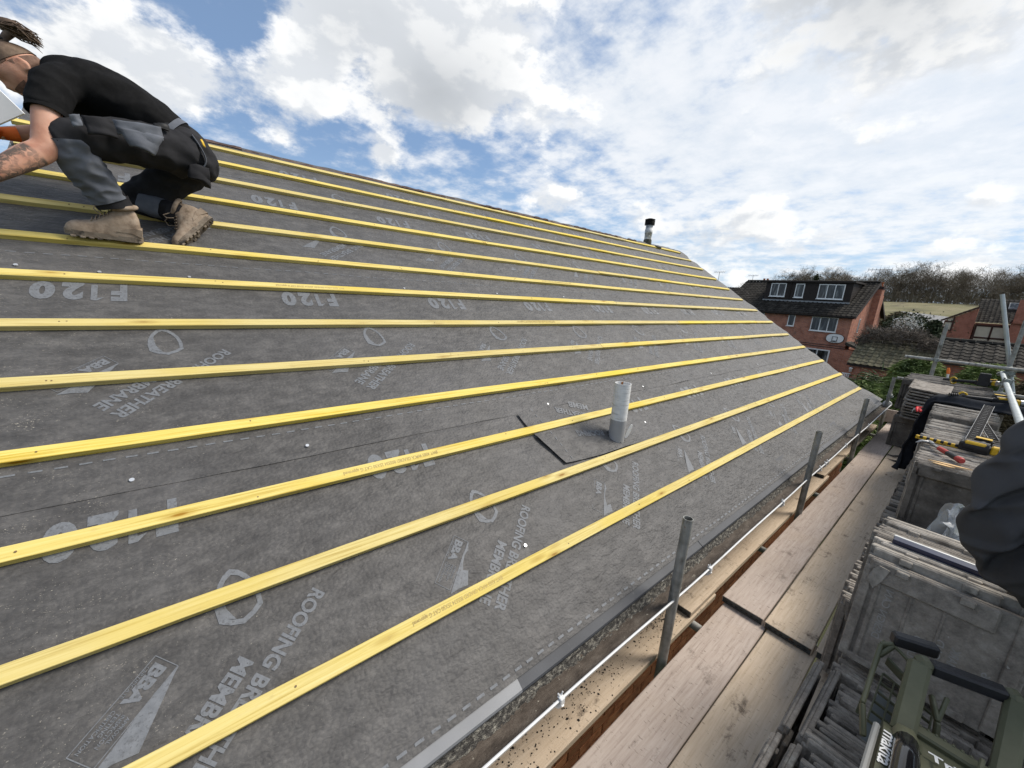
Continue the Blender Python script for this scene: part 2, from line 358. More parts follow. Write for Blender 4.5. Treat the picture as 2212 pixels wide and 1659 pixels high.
for k in range(4):
    s0, s1 = LAPS[k], LAPS[k + 1] + (.15 if k < 3 else .02)
    nu, nv = 240, int((s1 - s0) / .03)
    def fn(u, v, s0=s0, s1=s1, k=k):
        s_ = s0 + (s1 - s0) * v
        if v == 0 and k: s_ += .006 * nz((u * 9) * 1.7, k * 3.)
        x = -.74 + (xr(s_) + .74) * u
        under = -.006 if (k < 3 and s_ > LAPS[k + 1] + .004) else 0
        return tuple(rp(x, s_, (mem_h(k, x, s_) if not under else under - .004)))
    vs, fs = grid(fn, nu, nv)
    mb = MB(); mb.add(vs, fs, None, True)
    o = mb.build('membrane_sheet', M_mem, house); mems.append(o)
# printing on the membrane
def put2d(mb, vf, o, ang, k, hgt=.0016, sub=None):
    ca, sa = math.cos(ang), math.sin(ang); vs = []
    for p in vf[0]:
        x, s_ = o[0] + p[0] * ca - p[1] * sa, o[1] + p[0] * sa + p[1] * ca
        vs.append(tuple(rp(x, s_, mem_h(k, x, s_) + hgt)))
    mb.add(vs, vf[1])
def poly2d(pts): return [Vector((x, y, 0)) for x, y in pts], [tuple(range(len(pts)))]
def ring2d(out, inn):
    n = len(out); return [Vector((*p, 0)) for p in out + inn], [(i, (i + 1) % n, n + (i + 1) % n, n + i) for i in range(n)]
def bar2d(x0, y0, x1, y1, t):
    d = Vector((x1 - x0, y1 - y0)).normalized() * t / 2; q = Vector((-d.y, d.x))
    return poly2d([(x0 - q.x, y0 - q.y), (x1 - q.x, y1 - q.y), (x1 + q.x, y1 + q.y), (x0 + q.x, y0 + q.y)])
TA = math.atan2(-.354, -.39)
def fit(body, width, bold, space=1.0):
    v, f = text2d(body, .1, bold, 'LEFT', space); wd = max(p.x for p in v) - min(p.x for p in v); x0 = min(p.x for p in v)
    return v, f, width / wd, x0
def putfit(mb, body, width, o, ang, k, bold=.002, height=None):
    v, f, sc_, x0 = fit(body, width, bold); hh = max(p.y for p in v); sy = sc_ if height is None else height / hh
    put2d(mb, ([Vector(((p.x - x0) * sc_, p.y * sy, 0)) for p in v], f), o, ang, k)
def along(o, a, b):                            # offset in the slanted print frame: a along reading, b up
    ca, sa = math.cos(TA), math.sin(TA); return (o[0] + a * ca - b * sa, o[1] + a * sa + b * ca)
SH_O = [(.0, .112), (-.022, .098), (-.040, .074), (-.055, .040), (-.062, .0), (-.060, -.046), (-.034, -.066), (.0, -.080), (.034, -.066), (.060, -.046), (.062, .0), (.055, .040), (.040, .074), (.022, .098)]
SH_I = [(x * .77, y * .80 + .001) for x, y in SH_O]
def f120(mb, x, s_, k):
    putfit(mb, 'F', .058, (x, s_), math.pi, k, .006, .125)
    put2d(mb, poly2d([(.103, 0), (.125, 0), (.125, .125), (.103, .125)]), (x, s_), math.pi, k); put2d(mb, poly2d([(.078, .098), (.1028, .104), (.1028, .125)]), (x, s_), math.pi, k)
    putfit(mb, '2', .072, (x - .148, s_), math.pi, k, .006, .125); putfit(mb, '0', .078, (x - .238, s_), math.pi, k, .006, .125)
def print_unit(mb, x0, sh, k, near):
    # shield outline
    put2d(mb, ring2d(SH_O, SH_I), (x0 + .012, sh), rad(6), k)
    put2d(mb, poly2d([(-.050, .02), (-.048, -.036), (-.016, -.056), (-.034, -.01), (-.036, .05)]), (x0 + .012, sh), rad(6), k, .0019)
    if k == 3: return
    o = (x0 + .235, sh - .062)
    putfit(mb, 'ROOFING BREATHER', .53, along(o, 0, -.012), TA, k, .0035, .046)
    putfit(mb, 'MEMBRANE', .285, along(o, .245, -.082), TA, k, .0035, .046)
    b = (x0 - .150, sh - .122)                 # certification mark
    putfit(mb, 'BBA', .098, along(b, .006, -.052), TA, k, .005, .034)
    put2d(mb, poly2d([(0, .0), (.02, .005), (.175, .062), (.205, .03), (.238, .006), (.07, -.004)]), along(b, -.01, 0.004), TA, k)
    fr = [(-.006, .002), (.215, .002), (.215, -.066), (-.006, -.066)]
    for i in range(4): put2d(mb, bar2d(*fr[i], *fr[(i + 1) % 4], .0022), along(b, 0, 0), TA, k)
    if near:
        for i, t in enumerate(('APPROVAL', 'INSPECTION', 'TESTING', 'CERTIFICATION')):
            putfit(mb, t, (.055, .068, .050, .088)[i], along(b, .118, -.016 - .0135 * i), TA, k, .0016, .009)
        putfit(mb, 'CERTIFICATE', .075, along(b, .02, -.064), TA, k, .0008, .007)
for k, (sh, sf, ph, up) in enumerate([(.565, .915, .015, 0), (1.845, 2.215, -.115, 0), (3.15, 3.50, .005, 0), (3.80, 4.10, .18, 1)]):
    mb = MB()
    for i in range(-1, 9):
        x0 = ph + .99 * i
        if x0 < -.55 or x0 > 7.9: continue
        print_unit(mb, x0, sh, k, i <= 1 and k < 2)
        fx = x0 + (-.115 if k < 3 else -.10) + (.0 if k != 2 else -.105)
        if k == 0: fx = x0 - .12
        if -.4 < fx - .12 and fx + .1 < 8.4: f120(mb, fx, sf + .075, k)
    # dashed lap guide line
    sd = LAPS[k] + (.15 if k else .024); x = -.7
    while x < 8.5:
        put2d(mb, bar2d(x, sd, x + .032, sd, .007 if k else .009), (0, 0), 0, k); x += .058
    mb.build('membrane_print', M_print, mems[k], kind='stuff')
# clout nails in the membrane
cl = MB()
for x, s_ in [(1.86, 1.10), (3.04, 1.095), (.35, 1.12), (-.22, 1.11), (1.12, .324), (2.67, .758), (1.88, .71), (-.60, 2.42), (-.33, 2.40), (.02, 2.40), (4.4, 1.10), (5.8, 1.10), (1.3, 2.41), (3.1, 2.42), (2.2, 2.41)]:
    cl.cyl(rp(x, s_, .004), rp(x, s_, .0085), .0075, n=10)
    clout = cl.build('clout_nail', M_galv, house); cl = MB()
# ---- battens
M_ink = mat('stamp_ink', [(.30, .215, .085), (.46, .35, .14)], scale=150, rough=.8, bump=0)
STAMP = 'BWT A503 WPCA GRADED BS5534 25X50 CAT G approved'
cuts = [[5.9], [4.6], [3.65, 7.0], [5.2], [6.35, 2.95], [4.9, 7.6], [3.9], [5.6], [4.25, 5.45], [2.6, 6.9], [4.7], [3.0, 6.1], [3.75, 4.8, 6.3]]
ends = [8.50, 8.47, 8.45, 8.42, 8.41, 8.42, 8.41, 8.38, 8.40, 8.40, 8.38, 8.36, 8.33]
stamps = {0: (.92, .41), 1: (.93, .41), 2: (.91, .46), 6: (.83, .40), 5: (2.6, .45), 7: (3.4, .45)}
M_nail = mat('rusty_nail', [(.10, .06, .03), (.2, .13, .07)], scale=90, rough=.6, bump=0)
for bi, s_ in enumerate(BAT):
    xs = [-.72 - (.04 if bi % 2 else 0)] + sorted(cuts[bi]) + [ends[bi]]
    for a, b in zip(xs[:-1], xs[1:]):
        a += .0015; b -= .0015; n = max(6, int((b - a) / .16)); mb = MB(); ph = random.random() * 50
        vs = []; dsh = random.uniform(-.002, .002)
        for i in range(n + 1):
            x = a + (b - a) * i / n
            ds = dsh + .0065 * nz(x * .5, ph) + .0008 * nz(x * 8, ph); dh = .0045 * nz(x * .7, ph + 9) + .003
            tw = .0015 * nz(x * .9, ph + 20)
            for (q, h) in ((-.0245, .0), (-.0250, .0235), (-.0235, .025), (.0235, .0252), (.025, .0235), (.0245, .0)):
                vs.append(tuple(rp(x, s_ + q + ds + .0006 * nz(x * 14, q * 200, ph), h + dh + tw * q / .025)))
        fs = [(i * 6 + j, i * 6 + (j + 1) % 6, (i + 1) * 6 + (j + 1) % 6, (i + 1) * 6 + j) for i in range(n) for j in range(6)]
        fs = [f[::-1] for f in fs] + [tuple(range(6)), tuple(range(n * 6, n * 6 + 6))[::-1]]
        mb.add(vs, fs); bo = mb.build('batten', M_bat, house)
        nb = MB(); x = -.45
        while x < b - .03:
            for e in (0, 1) if random.random() < .35 else (0,):
                xx = x + random.uniform(-.02, .02) + e * .03
                if a + .02 < xx < b - .02:
                    q = random.uniform(-.012, .012); nb.cyl(rp(xx, s_ + q, .024), rp(xx, s_ + q, .0295), .0032, n=6)
            x += .60
        for xx in (a + .03, b - .03):
            if xx > 0: nb.cyl(rp(xx, s_ + .006, .024), rp(xx, s_ + .006, .0295), .0032, n=6)
        if nb.v: nb.build('nail_heads', M_nail, bo, kind='stuff')
        if bi in stamps and a < stamps[bi][0] < b:
            x1, wd = stamps[bi]; v, f, sc_, x0 = fit(STAMP, wd, .0012); tb = MB()
            tb.add([tuple(rp(x1 - (p.x - x0) * sc_, s_ + .007 - p.y * sc_ * 1.35, .0302)) for p in v], f)
            tb.build('stamp', M_ink, bo)

# ---- eaves trays, gutter, ridge, wall
M_tray = mat('eaves_tray_plastic', [(.050, .053, .060), (.075, .079, .088)], scale=3, rough=.6, bump=.05, spec=.3, rnd=.25, spots=[((.22, .22, .22), 40, .62, .8, (1, 1, 1), .4)])
M_trayl = mat('pale_tray_plastic', [(.15, .155, .165), (.21, .215, .225)], scale=3, rough=.5, bump=.05, spec=.4)
tj = [-.66, .805, 2.267, 3.706, 5.08, 6.5, 7.95, 8.75]
for i, (a, b) in enumerate(zip(tj[:-1], tj[1:])):
    lift = .0028 if i % 2 == 0 else .0
    pr = [(.05, -.010), (-.052, -.010), (-.056, -.005), (-.062, -.009), (-.067, -.004), (-.075, -.008), (-.122, -.006), (-.129, -.012), (-.132, -.024), (-.129, -.025), (-.125, -.014), (-.119, -.010), (.05, -.014)]
    n = 14; vs = []
    for j in range(n + 1):
        x = (a - .02) + (b - a + .02) * j / n
        wv = .004 * nz(x * 1.3, i * .2) * (1 if x < 5 else 2.2)
        for (s_, h) in pr: vs.append(tuple(rp(x, s_ + wv * .6, h + lift + (wv if s_ < -.08 else 0))))
    m = len(pr)
    fs = [(j * m + q, (j + 1) * m + q, (j + 1) * m + (q + 1) % m, j * m + (q + 1) % m) for j in range(n) for q in range(m)] + [tuple(range(m)), tuple(range(n * m, n * m + m))[::-1]]
    MB().add(vs, fs).build('eaves_tray', M_trayl if i == 0 else M_tray, house)
M_pvc = mat('white_pvc', [(.62, .62, .61), (.74, .74, .73)], scale=9, rough=.4, bump=.05, spots=[((.33, .31, .27), 14, .58, .75, (.5, 2, 2), .7), ((.2, .18, .15), 70, .66, .76, (1, 1, 1), .7)])
M_silt = mat('gutter_silt', [(.040, .032, .025), (.082, .066, .053), (.13, .11, .09)], scale=22, detail=9, rough=.9, bump=.8, bscale=160, bdist=.006, nrough=.72, stretch=(.5, 1.5, 1.5), spots=[((.36, .33, .27), 55, .66, .72, (.6, 1, 1), .8)])
M_grit = mat('gutter_grit', [(.018, .018, .017), (.08, .075, .068), (.42, .40, .34)], scale=60, detail=8, rough=.9, bump=1.0, bscale=190, bdist=.008, nrough=.75, stretch=(.8, 1.3, 1.3))
GY, GZ, GR = .745, -1.452, .056
gut = MB(); pts = [(math.cos(t), math.sin(t)) for t in [math.pi + math.pi * q / 12 for q in range(13)]]
prof = [(GY - GR * c, GZ + GR * s_) for c, s_ in [(-p[0], p[1]) for p in pts]]
pf = [(GY + GR * math.cos(math.pi + math.pi * q / 12), GZ + GR * math.sin(math.pi + math.pi * q / 12)) for q in range(13)]
lipf = [(pf[0][0] - .004, pf[0][1] + .001), (pf[0][0] - .006, pf[0][1] + .008), (pf[0][0] + .003, pf[0][1] + .009)]
inner = [(GY + (GR - .003) * math.cos(math.pi + math.pi * q / 12), GZ + (GR - .003) * math.sin(math.pi + math.pi * q / 12)) for q in range(13)]
full = lipf[::-1][0:1] and (pf[::-1] + lipf[0:1] + lipf[1:2] + lipf[2:3] + inner)
def extr(mb, prof2, xs, wob=0.0, smooth=True, closed=True):
    m = len(prof2); vs = []
    for x in xs:
        d = wob * nz(x * .8, 3.3)
        for y, z in prof2: vs.append((x, y + d, z + d * .7))
    k = m if closed else m - 1
    mb.add(vs, [(j * m + q, j * m + (q + 1) % m, (j + 1) * m + (q + 1) % m, (j + 1) * m + q) for j in range(len(xs) - 1) for q in range(k)], None, smooth)
    return mb
gx = [-.9 + 9.85 * i / 60 for i in range(61)]
gutter = extr(gut, full, gx, .010).build('gutter', M_pvc, house)
sv, sf = grid(lambda u, v: (lambda x, t, d: (x, GY + d + (GR - .004) * math.cos(t), GZ + .7 * d + (GR - .004) * math.sin(t) + .004 * nz(x * 30, t * 6) + .003 + (.006 * max(0, nz(x * 4, t * 2)))))(-.89 + 9.8 * u, math.pi * (1.06 + .88 * v), .010 * nz((-.89 + 9.8 * u) * .8, 3.3)), 420, 12)
MB().add(sv, sf, None, True).build('gutter_silt', M_silt, gutter, kind='stuff')
gv, gf = grid(lambda u, v: (lambda x, d: (x, GY + d + .026 + .026 * v + .004 * nz(x * 14, v * 3), GZ + .7 * d - .042 + .048 * v ** 1.5 + .008 * nz(x * 40, v * 9) + .004 * nz(x * 90, v * 20)))(-.89 + 9.8 * u, .010 * nz((-.89 + 9.8 * u) * .8, 3.3)), 700, 9)
MB().add(gv, gf, None, False).build('gutter_grit', M_grit, gutter, kind='stuff')
cxs = [-.35, .913, 2.125, 3.39, 4.485, 4.657, 4.746, 5.562, 6.9, 8.1]
for x in cxs:
    d = .010 * nz(x * .8, 3.3); c = MB(); y0, z0 = GY - GR + d, GZ + .7 * d
    w_ = .011 if x not in (4.657, 4.746) else .007
    c.cbox((x - w_, y0 - .012, z0 - .012), (x + w_, y0 - .005, z0 + .014), .002)
    c.cbox((x - w_, y0 - .012, z0 + .0105), (x + w_, y0 + .010, z0 + .016), .002)
    c.tube([(x, y0 - .009, z0 - .010), (x - .002, y0 + .004, z0 - .032), (x - .002, y0 + .030, z0 - .052), (x, GY + d, GZ - GR - .004 + .7 * d)], [w_ * .8] * 4, 6)
    c.cyl((x - .004, y0 + .004, z0 + .016), (x - .010, y0 + .006, z0 + .030), .0035, n=6); c.cyl((x + .006, y0 + .004, z0 + .016), (x + .012, y0 + .004, z0 + .026), .003, n=6)
    c.build('gutter_clip', M_pvc, gutter)
so_ = MB(); so_.lathe((8.93, GY, GZ), (1, 0, 0), [(0, .0), (0, GR + .004), (.03, GR + .004), (.03, 0)], 20); so_.build('gutter_stop_end', M_pvc, house)
M_fascia = mat('fascia_paint', [(.5, .5, .48), (.62, .62, .6)], scale=4, rough=.5, bump=.1)
MB().box((-.75, .812, -1.62), (8.62, .832, -1.43)).build('fascia_board', M_fascia, house)
MB().box((-.75, .834, -1.62), (8.62, 1.0, -1.605)).build('soffit_board', M_fascia, house)
M_brick = mat('orange_brick', [(.19, .062, .026), (.33, .12, .05), (.42, .17, .075)], scale=9, detail=6, rough=.9, bump=.5, bscale=120, bdist=.003, rnd=.5, spots=[((.07, .03, .02), 8, .60, .75, (1, 1, 1), .7)])
M_mortar = mat('mortar', [(.16, .13, .10), (.26, .21, .16)], scale=30, rough=.95, bump=.5)
wall = MB().box((-.60, 1.012, -6.45), (8.30, 8.2, -1.62)).build('wall', M_mortar, house)
bm_ = MB().cbox((-.1075, 0, -.0325), (.1075, .02, .0325), .003).mesh('brick'); bm_.materials.append(M_brick)
for r in range(7):
    for i in range(36):
        x = .55 + .225 * i + (.1125 if r % 2 else 0)
        if x > 8.18: continue
        b = link('brick', bm_, M_brick, wall); b.location = (x, 1.0 + random.uniform(-.001, .002), -2.86 + .075 * r); b.rotation_euler = (0, random.uniform(-.006, .006), 0)
# roof deck under the membrane and the far slope
M_und = mat('roof_underlay', [(.03, .027, .025), (.05, .045, .04)], rough=.9)
RZ = (rp(0, 4.47).y, rp(0, 4.47).z)
dk = MB(); a = rp(0, -.02, -.03); b = rp(0, 4.45, -.03)
dk.add([(-.70, a.y, a.z), (8.46, a.y, a.z), (8.46, b.y, b.z), (-.70, b.y, b.z), (-.70, 2 * b.y - a.y, a.z), (8.46, 2 * b.y - a.y, a.z)], [(0, 1, 2, 3), (3, 2, 5, 4), (0, 3, 4), (1, 5, 2), (0, 4, 5, 1)])
dk.build('roof_deck', M_und, house)
M_otile = mat('old_tile', [(.045, .030, .027), (.095, .062, .055), (.14, .10, .085)], scale=14, detail=8, rough=.9, bump=.6, bscale=80, bdist=.003, rnd=.4, spots=[((.20, .18, .13), 30, .64, .72)])
ED = Vector((0, SLX, -SLY)); EDN = Vector((0, SLY, SLX))
for i in range(29):
    x = -.68 + .30 * i; t = MB(); wob = random.uniform(-.005, .012) - (.02 if i > 24 else 0)
    o = Vector((x, RZ[0] - .01, RZ[1] + .004)) - ED * wob + EDN * random.uniform(-.004, .006)
    prf = [(0, 0), (.03, .012), (.09, .016), (.14, .006), (.18, .004), (.24, .015), (.295, .012), (.299, .0), (.299, -.012), (0, -.014)]
    if i > 25: prf = [(q * .93, h) for q, h in prf]
    t.prism([(q, h) for q, h in prf], o, EX, EDN, ED, .42); t.build('old_roof_tile', M_otile, house)
# ---- flue on the ridge
M_flue = mat('weathered_flue', [(.30, .30, .29), (.52, .53, .53), (.62, .63, .63)], scale=12, detail=7, rough=.7, bump=.2, spots=[((.06, .06, .05), 22, .60, .68, (1, 1, .5), .85)])
M_moss = mat('mossy_collar', [(.03, .03, .022), (.07, .068, .05), (.13, .13, .10)], scale=22, detail=8, rough=.95, bump=.8, bscale=70, bdist=.006)
FX, FY, FZ = 7.27, 4.655, 1.10
flue = thing('flue_pipe', 'white flaking flue pipe with black louvred cap on the roof ridge', 'flue', (FX, FY, FZ))
MB().lathe((FX, FY, FZ - .02), (0, 0, 1), [(0, .085), (.03, .083), (.11, .078), (.125, .070), (.13, .0)], 20).build('collar', M_moss, flue)
MB().lathe((FX, FY, FZ + .10), (0, 0, 1), [(0, .068), (.105, .069), (.106, .074), (.185, .075), (.186, .070), (.27, .070), (.275, .0)], 22).build('pipe', M_flue, flue)
cp = MB(); z0 = FZ + .375
cp.lathe((FX, FY, z0), (0, 0, 1), [(0, .05), (.12, .05)], 18)
cap_o = cp.build('cap_core', M_dark, flue)
for q in range(5):
    MB().lathe((FX, FY, z0 + .024 * q), (0, 0, 1), [(0, .055), (.0, .098), (.008, .099), (.012, .090), (.014, .0 if q == 4 else .055)], 22).build('louvre', M_dark, cap_o)
MB().prism([(0, 0), (.10, .01), (.20, -.03), (.17, -.05), (.05, -.04)], rp(7.33, 4.36, .03), EX, ES, EN, .02).build('mortar_flake', M_moss, flue)
# ---- soil pipe stub and its membrane patch
PX, PY, PZ = 2.221, 1.462, -.975
M_pipe1 = mat('pale_pipe', [(.56, .56, .55), (.66, .66, .65), (.74, .74, .73)], scale=14, stretch=(1, 1, 3), rough=.55, bump=.06, spots=[((.30, .30, .29), 9, .56, .66, (.8, .8, 7), .55)])
M_pipe2 = mat('grey_pipe', [(.26, .26, .265), (.34, .34, .345)], scale=6, rough=.45, bump=.05, spots=[((.42, .42, .42), 26, .66, .74, (1, 1, 2), .5)])
stub = thing('soil_pipe', 'grey and white soil pipe stub standing up through the roof membrane', 'pipe', (PX, PY, PZ))
MB().pipe((PX, PY, PZ - .02), (PX, PY, -.806), .0555, .050, 28).build('socket', M_pipe2, stub)
MB().pipe((PX, PY, -.806), (PX, PY, -.551), .0545, .0505, 28).build('pipe', M_pipe1, stub)
rs_ = MB(); rs_.tube([(PX + .038, PY + .033, -.552), (PX + .036, PY + .034, -.575), (PX + .037, PY + .032, -.60)], [.007, .006, .004], 5); rs_.build('rust_streak', mat('rust', [(.28, .10, .02), (.4, .17, .04)], scale=60, rough=.9), stub)
def patch_h(x, s_):
    u = (x - 1.575) / 1.12; v = (s_ - .612) / .452
    h = .011 + sag(x, s_) * .5 + .020 * math.exp(-((x - PX) / .16) ** 2 - ((s_ - .64) / .08) ** 2) + .013 * math.exp(-((x - PX - .25) / .18) ** 2 - ((s_ - .72) / .10) ** 2) + .012 * max(0, nz(x * 4, s_ * 4, 2)) + .004 * nz(x * 12 + s_ * 8, s_ * 9, 5)
    if u < 1 / 6: h += .022 * (1 - u * 6) * max(0, 1 - v) * (.4 + .6 * math.sin(v * 3.1))
    if abs(s_ - .92) < .04: h = min(h, .014)
    if u > .8: h -= .011 * (u - .8) / .2
    return h
pv, pfc = grid(lambda u, v: (lambda x, s_: tuple(rp(x, s_, patch_h(x, s_))))(1.575 + .09 * (1 - v) ** 2 - .02 * v + 1.12 * u - (.10 * v * u), .612 + .452 * v + (.035 * (1 - v) * (1 - u) ** 3)), 70, 34)
pf2 = []
for f in pfc:
    c = sum((Vector(pv[i]) for i in f), Vector()) / 4
    if math.hypot(c.x - PX, c.y - PY) > .054: pf2.append(f)
patch = MB().add(pv, pf2, None, True).build('membrane_patch', M_mem, house)
pm = MB()
def putp(body, wd, x, s_, ang, hh):
    v, f, s1, x0 = fit(body, wd, .0035); hm = max(p.y for p in v); ca, sa = math.cos(ang), math.sin(ang); vs = []
    for p in v:
        a_, b_ = (p.x - x0) * s1, p.y * hh / hm; X_, S_ = x + a_ * ca - b_ * sa, s_ + a_ * sa + b_ * ca
        vs.append(tuple(rp(X_, S_, patch_h(X_, S_) + .0025)))
    pm.add(vs, f)
putp('BREATHER', .27, 2.13, .955, rad(158), .046); putp('MEMB', .17, 2.19, 1.015, rad(158), .046); putp('ROOFING', .24, 2.15, .79, rad(-12 + 180), .046)
for q in range(9):
    s_ = .66 + .05 * q; v = [tuple(rp(1.735 - .05 * (s_ - .65) / .4 + dx, s_ + dy, patch_h(1.735 - .05 * (s_ - .65) / .4 + dx, s_ + dy) + .0025)) for dx, dy in ((-.003, 0), (.003, 0), (.002, .022), (-.004, .022))]; pm.add(v, [(0, 1, 2, 3)])
pm.build('patch_print', M_print, patch, kind='stuff')
M_tong = mat('membrane_underside', [(.50, .51, .52), (.60, .61, .62)], scale=20, rough=.7, bump=.2)
tg = MB(); cx = Vector((PX + .080, PY - .042, -.900))
ring = [cx + Vector((.034 * math.cos(t), -.012 * math.sin(t), .052 * math.sin(t) + .012 * math.cos(t))) for t in [2 * math.pi * q / 18 for q in range(18)]]
tg.add([tuple(p) for p in ring] + [tuple(p + Vector((.002, .004, 0))) for p in ring], [tuple(range(18)), tuple(range(18, 36))[::-1]] + [(q, (q + 1) % 18, 18 + (q + 1) % 18, 18 + q) for q in range(18)])
tg.build('cut_tongue', M_tong, patch)
nk = MB(); nk.add([tuple(Vector((PX + .0562 * math.cos(t), PY + .0562 * math.sin(t), z))) for t, z in [(rad(232), -.99), (rad(255), -1.0), (rad(280), -1.0), (rad(285), -.965), (rad(268), -.972), (rad(250), -.955), (rad(238), -.965)]], [tuple(range(7))]); nk.build('cut_notch', M_dark, patch)

# ------------------------------------------------------------------ scaffold
def make_board_mat(name, cols, stain):
    m = bpy.data.materials.new(name); m.use_nodes = True; nt = m.node_tree; b = nt.nodes['Principled BSDF']
    co = nd(nt, 'ShaderNodeTexCoord').outputs['Object']; oi = nd(nt, 'ShaderNodeObjectInfo').outputs['Random']
    off = vmath(nt, 'SCALE', (5.1, 7.3, 3.7)); nt.links.new(oi, off.inputs['Scale']); v = vmath(nt, 'ADD', co, off.outputs[0]).outputs[0]
    kn = nd(nt, 'ShaderNodeTexVoronoi', i_Vector=vmath(nt, 'MULTIPLY', v, (1.9, 5., 5.)).outputs[0], i_Scale=1.0).outputs['Distance']
    sw = mth(nt, 'MULTIPLY', sstep(nt, kn, 0.0, .35, 1.0, 0.0), 1.0)
    g = nd(nt, 'ShaderNodeTexNoise', i_Vector=vmath(nt, 'MULTIPLY', v, (2.2, 34., 34.)).outputs[0], i_Scale=2.6, i_Detail=7.0, i_Roughness=.66, i_Distortion=sw).outputs[0]
    t = nd(nt, 'ShaderNodeTexNoise', i_Vector=v, i_Scale=3.2, i_Detail=6.0, i_Roughness=.6).outputs[0]
    st = nd(nt, 'ShaderNodeTexNoise', i_Vector=vmath(nt, 'MULTIPLY', v, (1, 1.6, 1)).outputs[0], i_Scale=7.0, i_Detail=8.0, i_Roughness=.72).outputs[0]
    fl = nd(nt, 'ShaderNodeTexNoise', i_Vector=vmath(nt, 'MULTIPLY', v, (1.6, .55, 1)).outputs[0], i_Scale=55.0, i_Detail=4.0, i_Roughness=.7).outputs[0]
    col = ramp(nt, g, [(.28, cols[0]), (.48, cols[1]), (.70, cols[2])])
    col = mixc(nt, sstep(nt, t, .45, .72, 0, .5), col, S(cols[3]))
    col = mixc(nt, sstep(nt, st, .56, .70, 0, stain), col, S((.075, .055, .042)))
    col = mixc(nt, sstep(nt, fl, .60, .68, 0, .62), col, S((.09, .07, .055)))
    col = mixc(nt, sstep(nt, kn, .03, .07, .7, 0.0), col, S((.15, .085, .05)))
    hs = nd(nt, 'ShaderNodeHueSaturation', i_Value=mth(nt, 'MULTIPLY_ADD', oi, .2, .9), i_Color=col)
    nt.links.new(hs.outputs[0], b.inputs['Base Color']); b.inputs['Roughness'].default_value = .85; b.inputs['Specular IOR Level'].default_value = .15
    bn = nd(nt, 'ShaderNodeBump', i_Strength=.7, i_Distance=.0025, i_Height=g); nt.links.new(bn.outputs[0], b.inputs['Normal'])
    return m
M_bpink = make_board_mat('weathered_pink_board', [(.34, .275, .235), (.45, .375, .325), (.52, .445, .39), (.44, .355, .285)], .5)
M_btan = make_board_mat('tan_board', [(.40, .315, .225), (.49, .395, .295), (.55, .455, .35), (.46, .36, .26)], .80)
M_band = mat('hoop_iron', [(.045, .05, .05), (.09, .098, .10)], scale=30, rough=.55, metal=.5, bump=.2, spots=[((.14, .07, .03), 40, .58, .7)])
def board(name, x0, x1, y0, y1, zt, m, label, bands=(0, 1), tilt=0.0, group='scaffold boards'):
    n = int((x1 - x0) / .3) + 2; ph = random.random() * 30; vs = []
    pr = [(y0 + .002, zt - .038), (y0, zt - .004), (y0 + .004, zt), ((y0 + y1) / 2, zt - .001), (y1 - .004, zt), (y1, zt - .004), (y1 - .002, zt - .038)]; k = len(pr)
    for i in range(n + 1):
        x = x0 + (x1 - x0) * i / n; dy = .004 * nz(x * .4, ph); dz = .002 * nz(x * .5, ph + 5)
        for y, z in pr: vs.append((x, y + dy, z + dz + tilt * (x - x0)))
    fs = [(i * k + j, i * k + (j + 1) % k, (i + 1) * k + (j + 1) % k, (i + 1) * k + j)[::-1] for i in range(n) for j in range(k)] + [tuple(range(k)), tuple(range(n * k, n * k + k))[::-1]]
    o = MB().add(vs, fs).build(name, m); tag(o, label, 'plank', group)
    for e in bands:
        x = x0 if e == 0 else x1; sg = -1 if e == 0 else 1; dy = .004 * nz(x * .4, ph)
        b = MB(); b.box((x - .002 + sg * .002, y0 + .006 + dy, zt - .036), (x + .002 + sg * .002, y1 - .006 + dy, zt - .003))
        bo = b.build('end_band', M_band, o)
        sl = MB()
        for q in range(7):
            yy = y0 + .03 + q * (y1 - y0 - .06) / 6 + dy
            sl.box((x + sg * .0045 - .0008, yy - .007, zt - .024), (x + sg * .0045 + .0008, yy + .007, zt - .018))
        sl.build('slot_row', M_dark, bo)
    return o
board('scaffold_board', 2.42, 6.55, .447, .678, -1.780, M_bpink, 'pinkish grey scaffold board beside the upright tubes, far length')
board('scaffold_board', 6.56, 9.05, .452, .686, -1.780, M_bpink, 'pinkish grey scaffold board at the far end by the toe board')
board('scaffold_board', 2.415, 6.9, .205, .437, -1.780, M_btan, 'tan stained scaffold board running alongside the stacked roof tiles')
board('scaffold_board', 6.91, 9.05, .205, .44, -1.780, M_btan, 'tan scaffold board under the far tile stack')
board('scaffold_board', 2.43, 9.0, -.035, .194, -1.782, M_btan, 'tan scaffold board mostly hidden under the rows of tiles')
board('scaffold_board', 2.40, 9.0, -.275, -.046, -1.780, M_bpink, 'scaffold board buried beneath the tile rows next to the guard rail')
board('scaffold_board', 2.42, 9.0, -.515, -.286, -1.780, M_bpink, 'outermost scaffold board under the guard rail')
board('scaffold_board', -.7, 2.50, .425, .660, -1.820, M_bpink, 'pinkish knotty scaffold board nearest the gutter, in the foreground', (1,))
board('scaffold_board', -.7, 2.52, .190, .418, -1.820, M_btan, 'orange tan scaffold board with dark stains in the foreground', (1,))
board('scaffold_board', -.7, 2.50, -.045, .182, -1.820, M_btan, 'scaffold board under the loose foreground tiles and olive tool box', (1,))
board('scaffold_board', -.7, 2.50, -.28, -.053, -1.820, M_bpink, 'foreground scaffold board hidden under the olive tool box', (1,))
board('scaffold_board', -.7, 2.50, -.515, -.288, -1.820, M_bpink, 'outer foreground scaffold board hidden by the outer tiles', (1,))
board('scaffold_board', -.3, 2.45, .722, .947, -1.822, M_btan, 'tan scaffold board with black silt lying under the gutter', (1,), group='boards under the gutter')
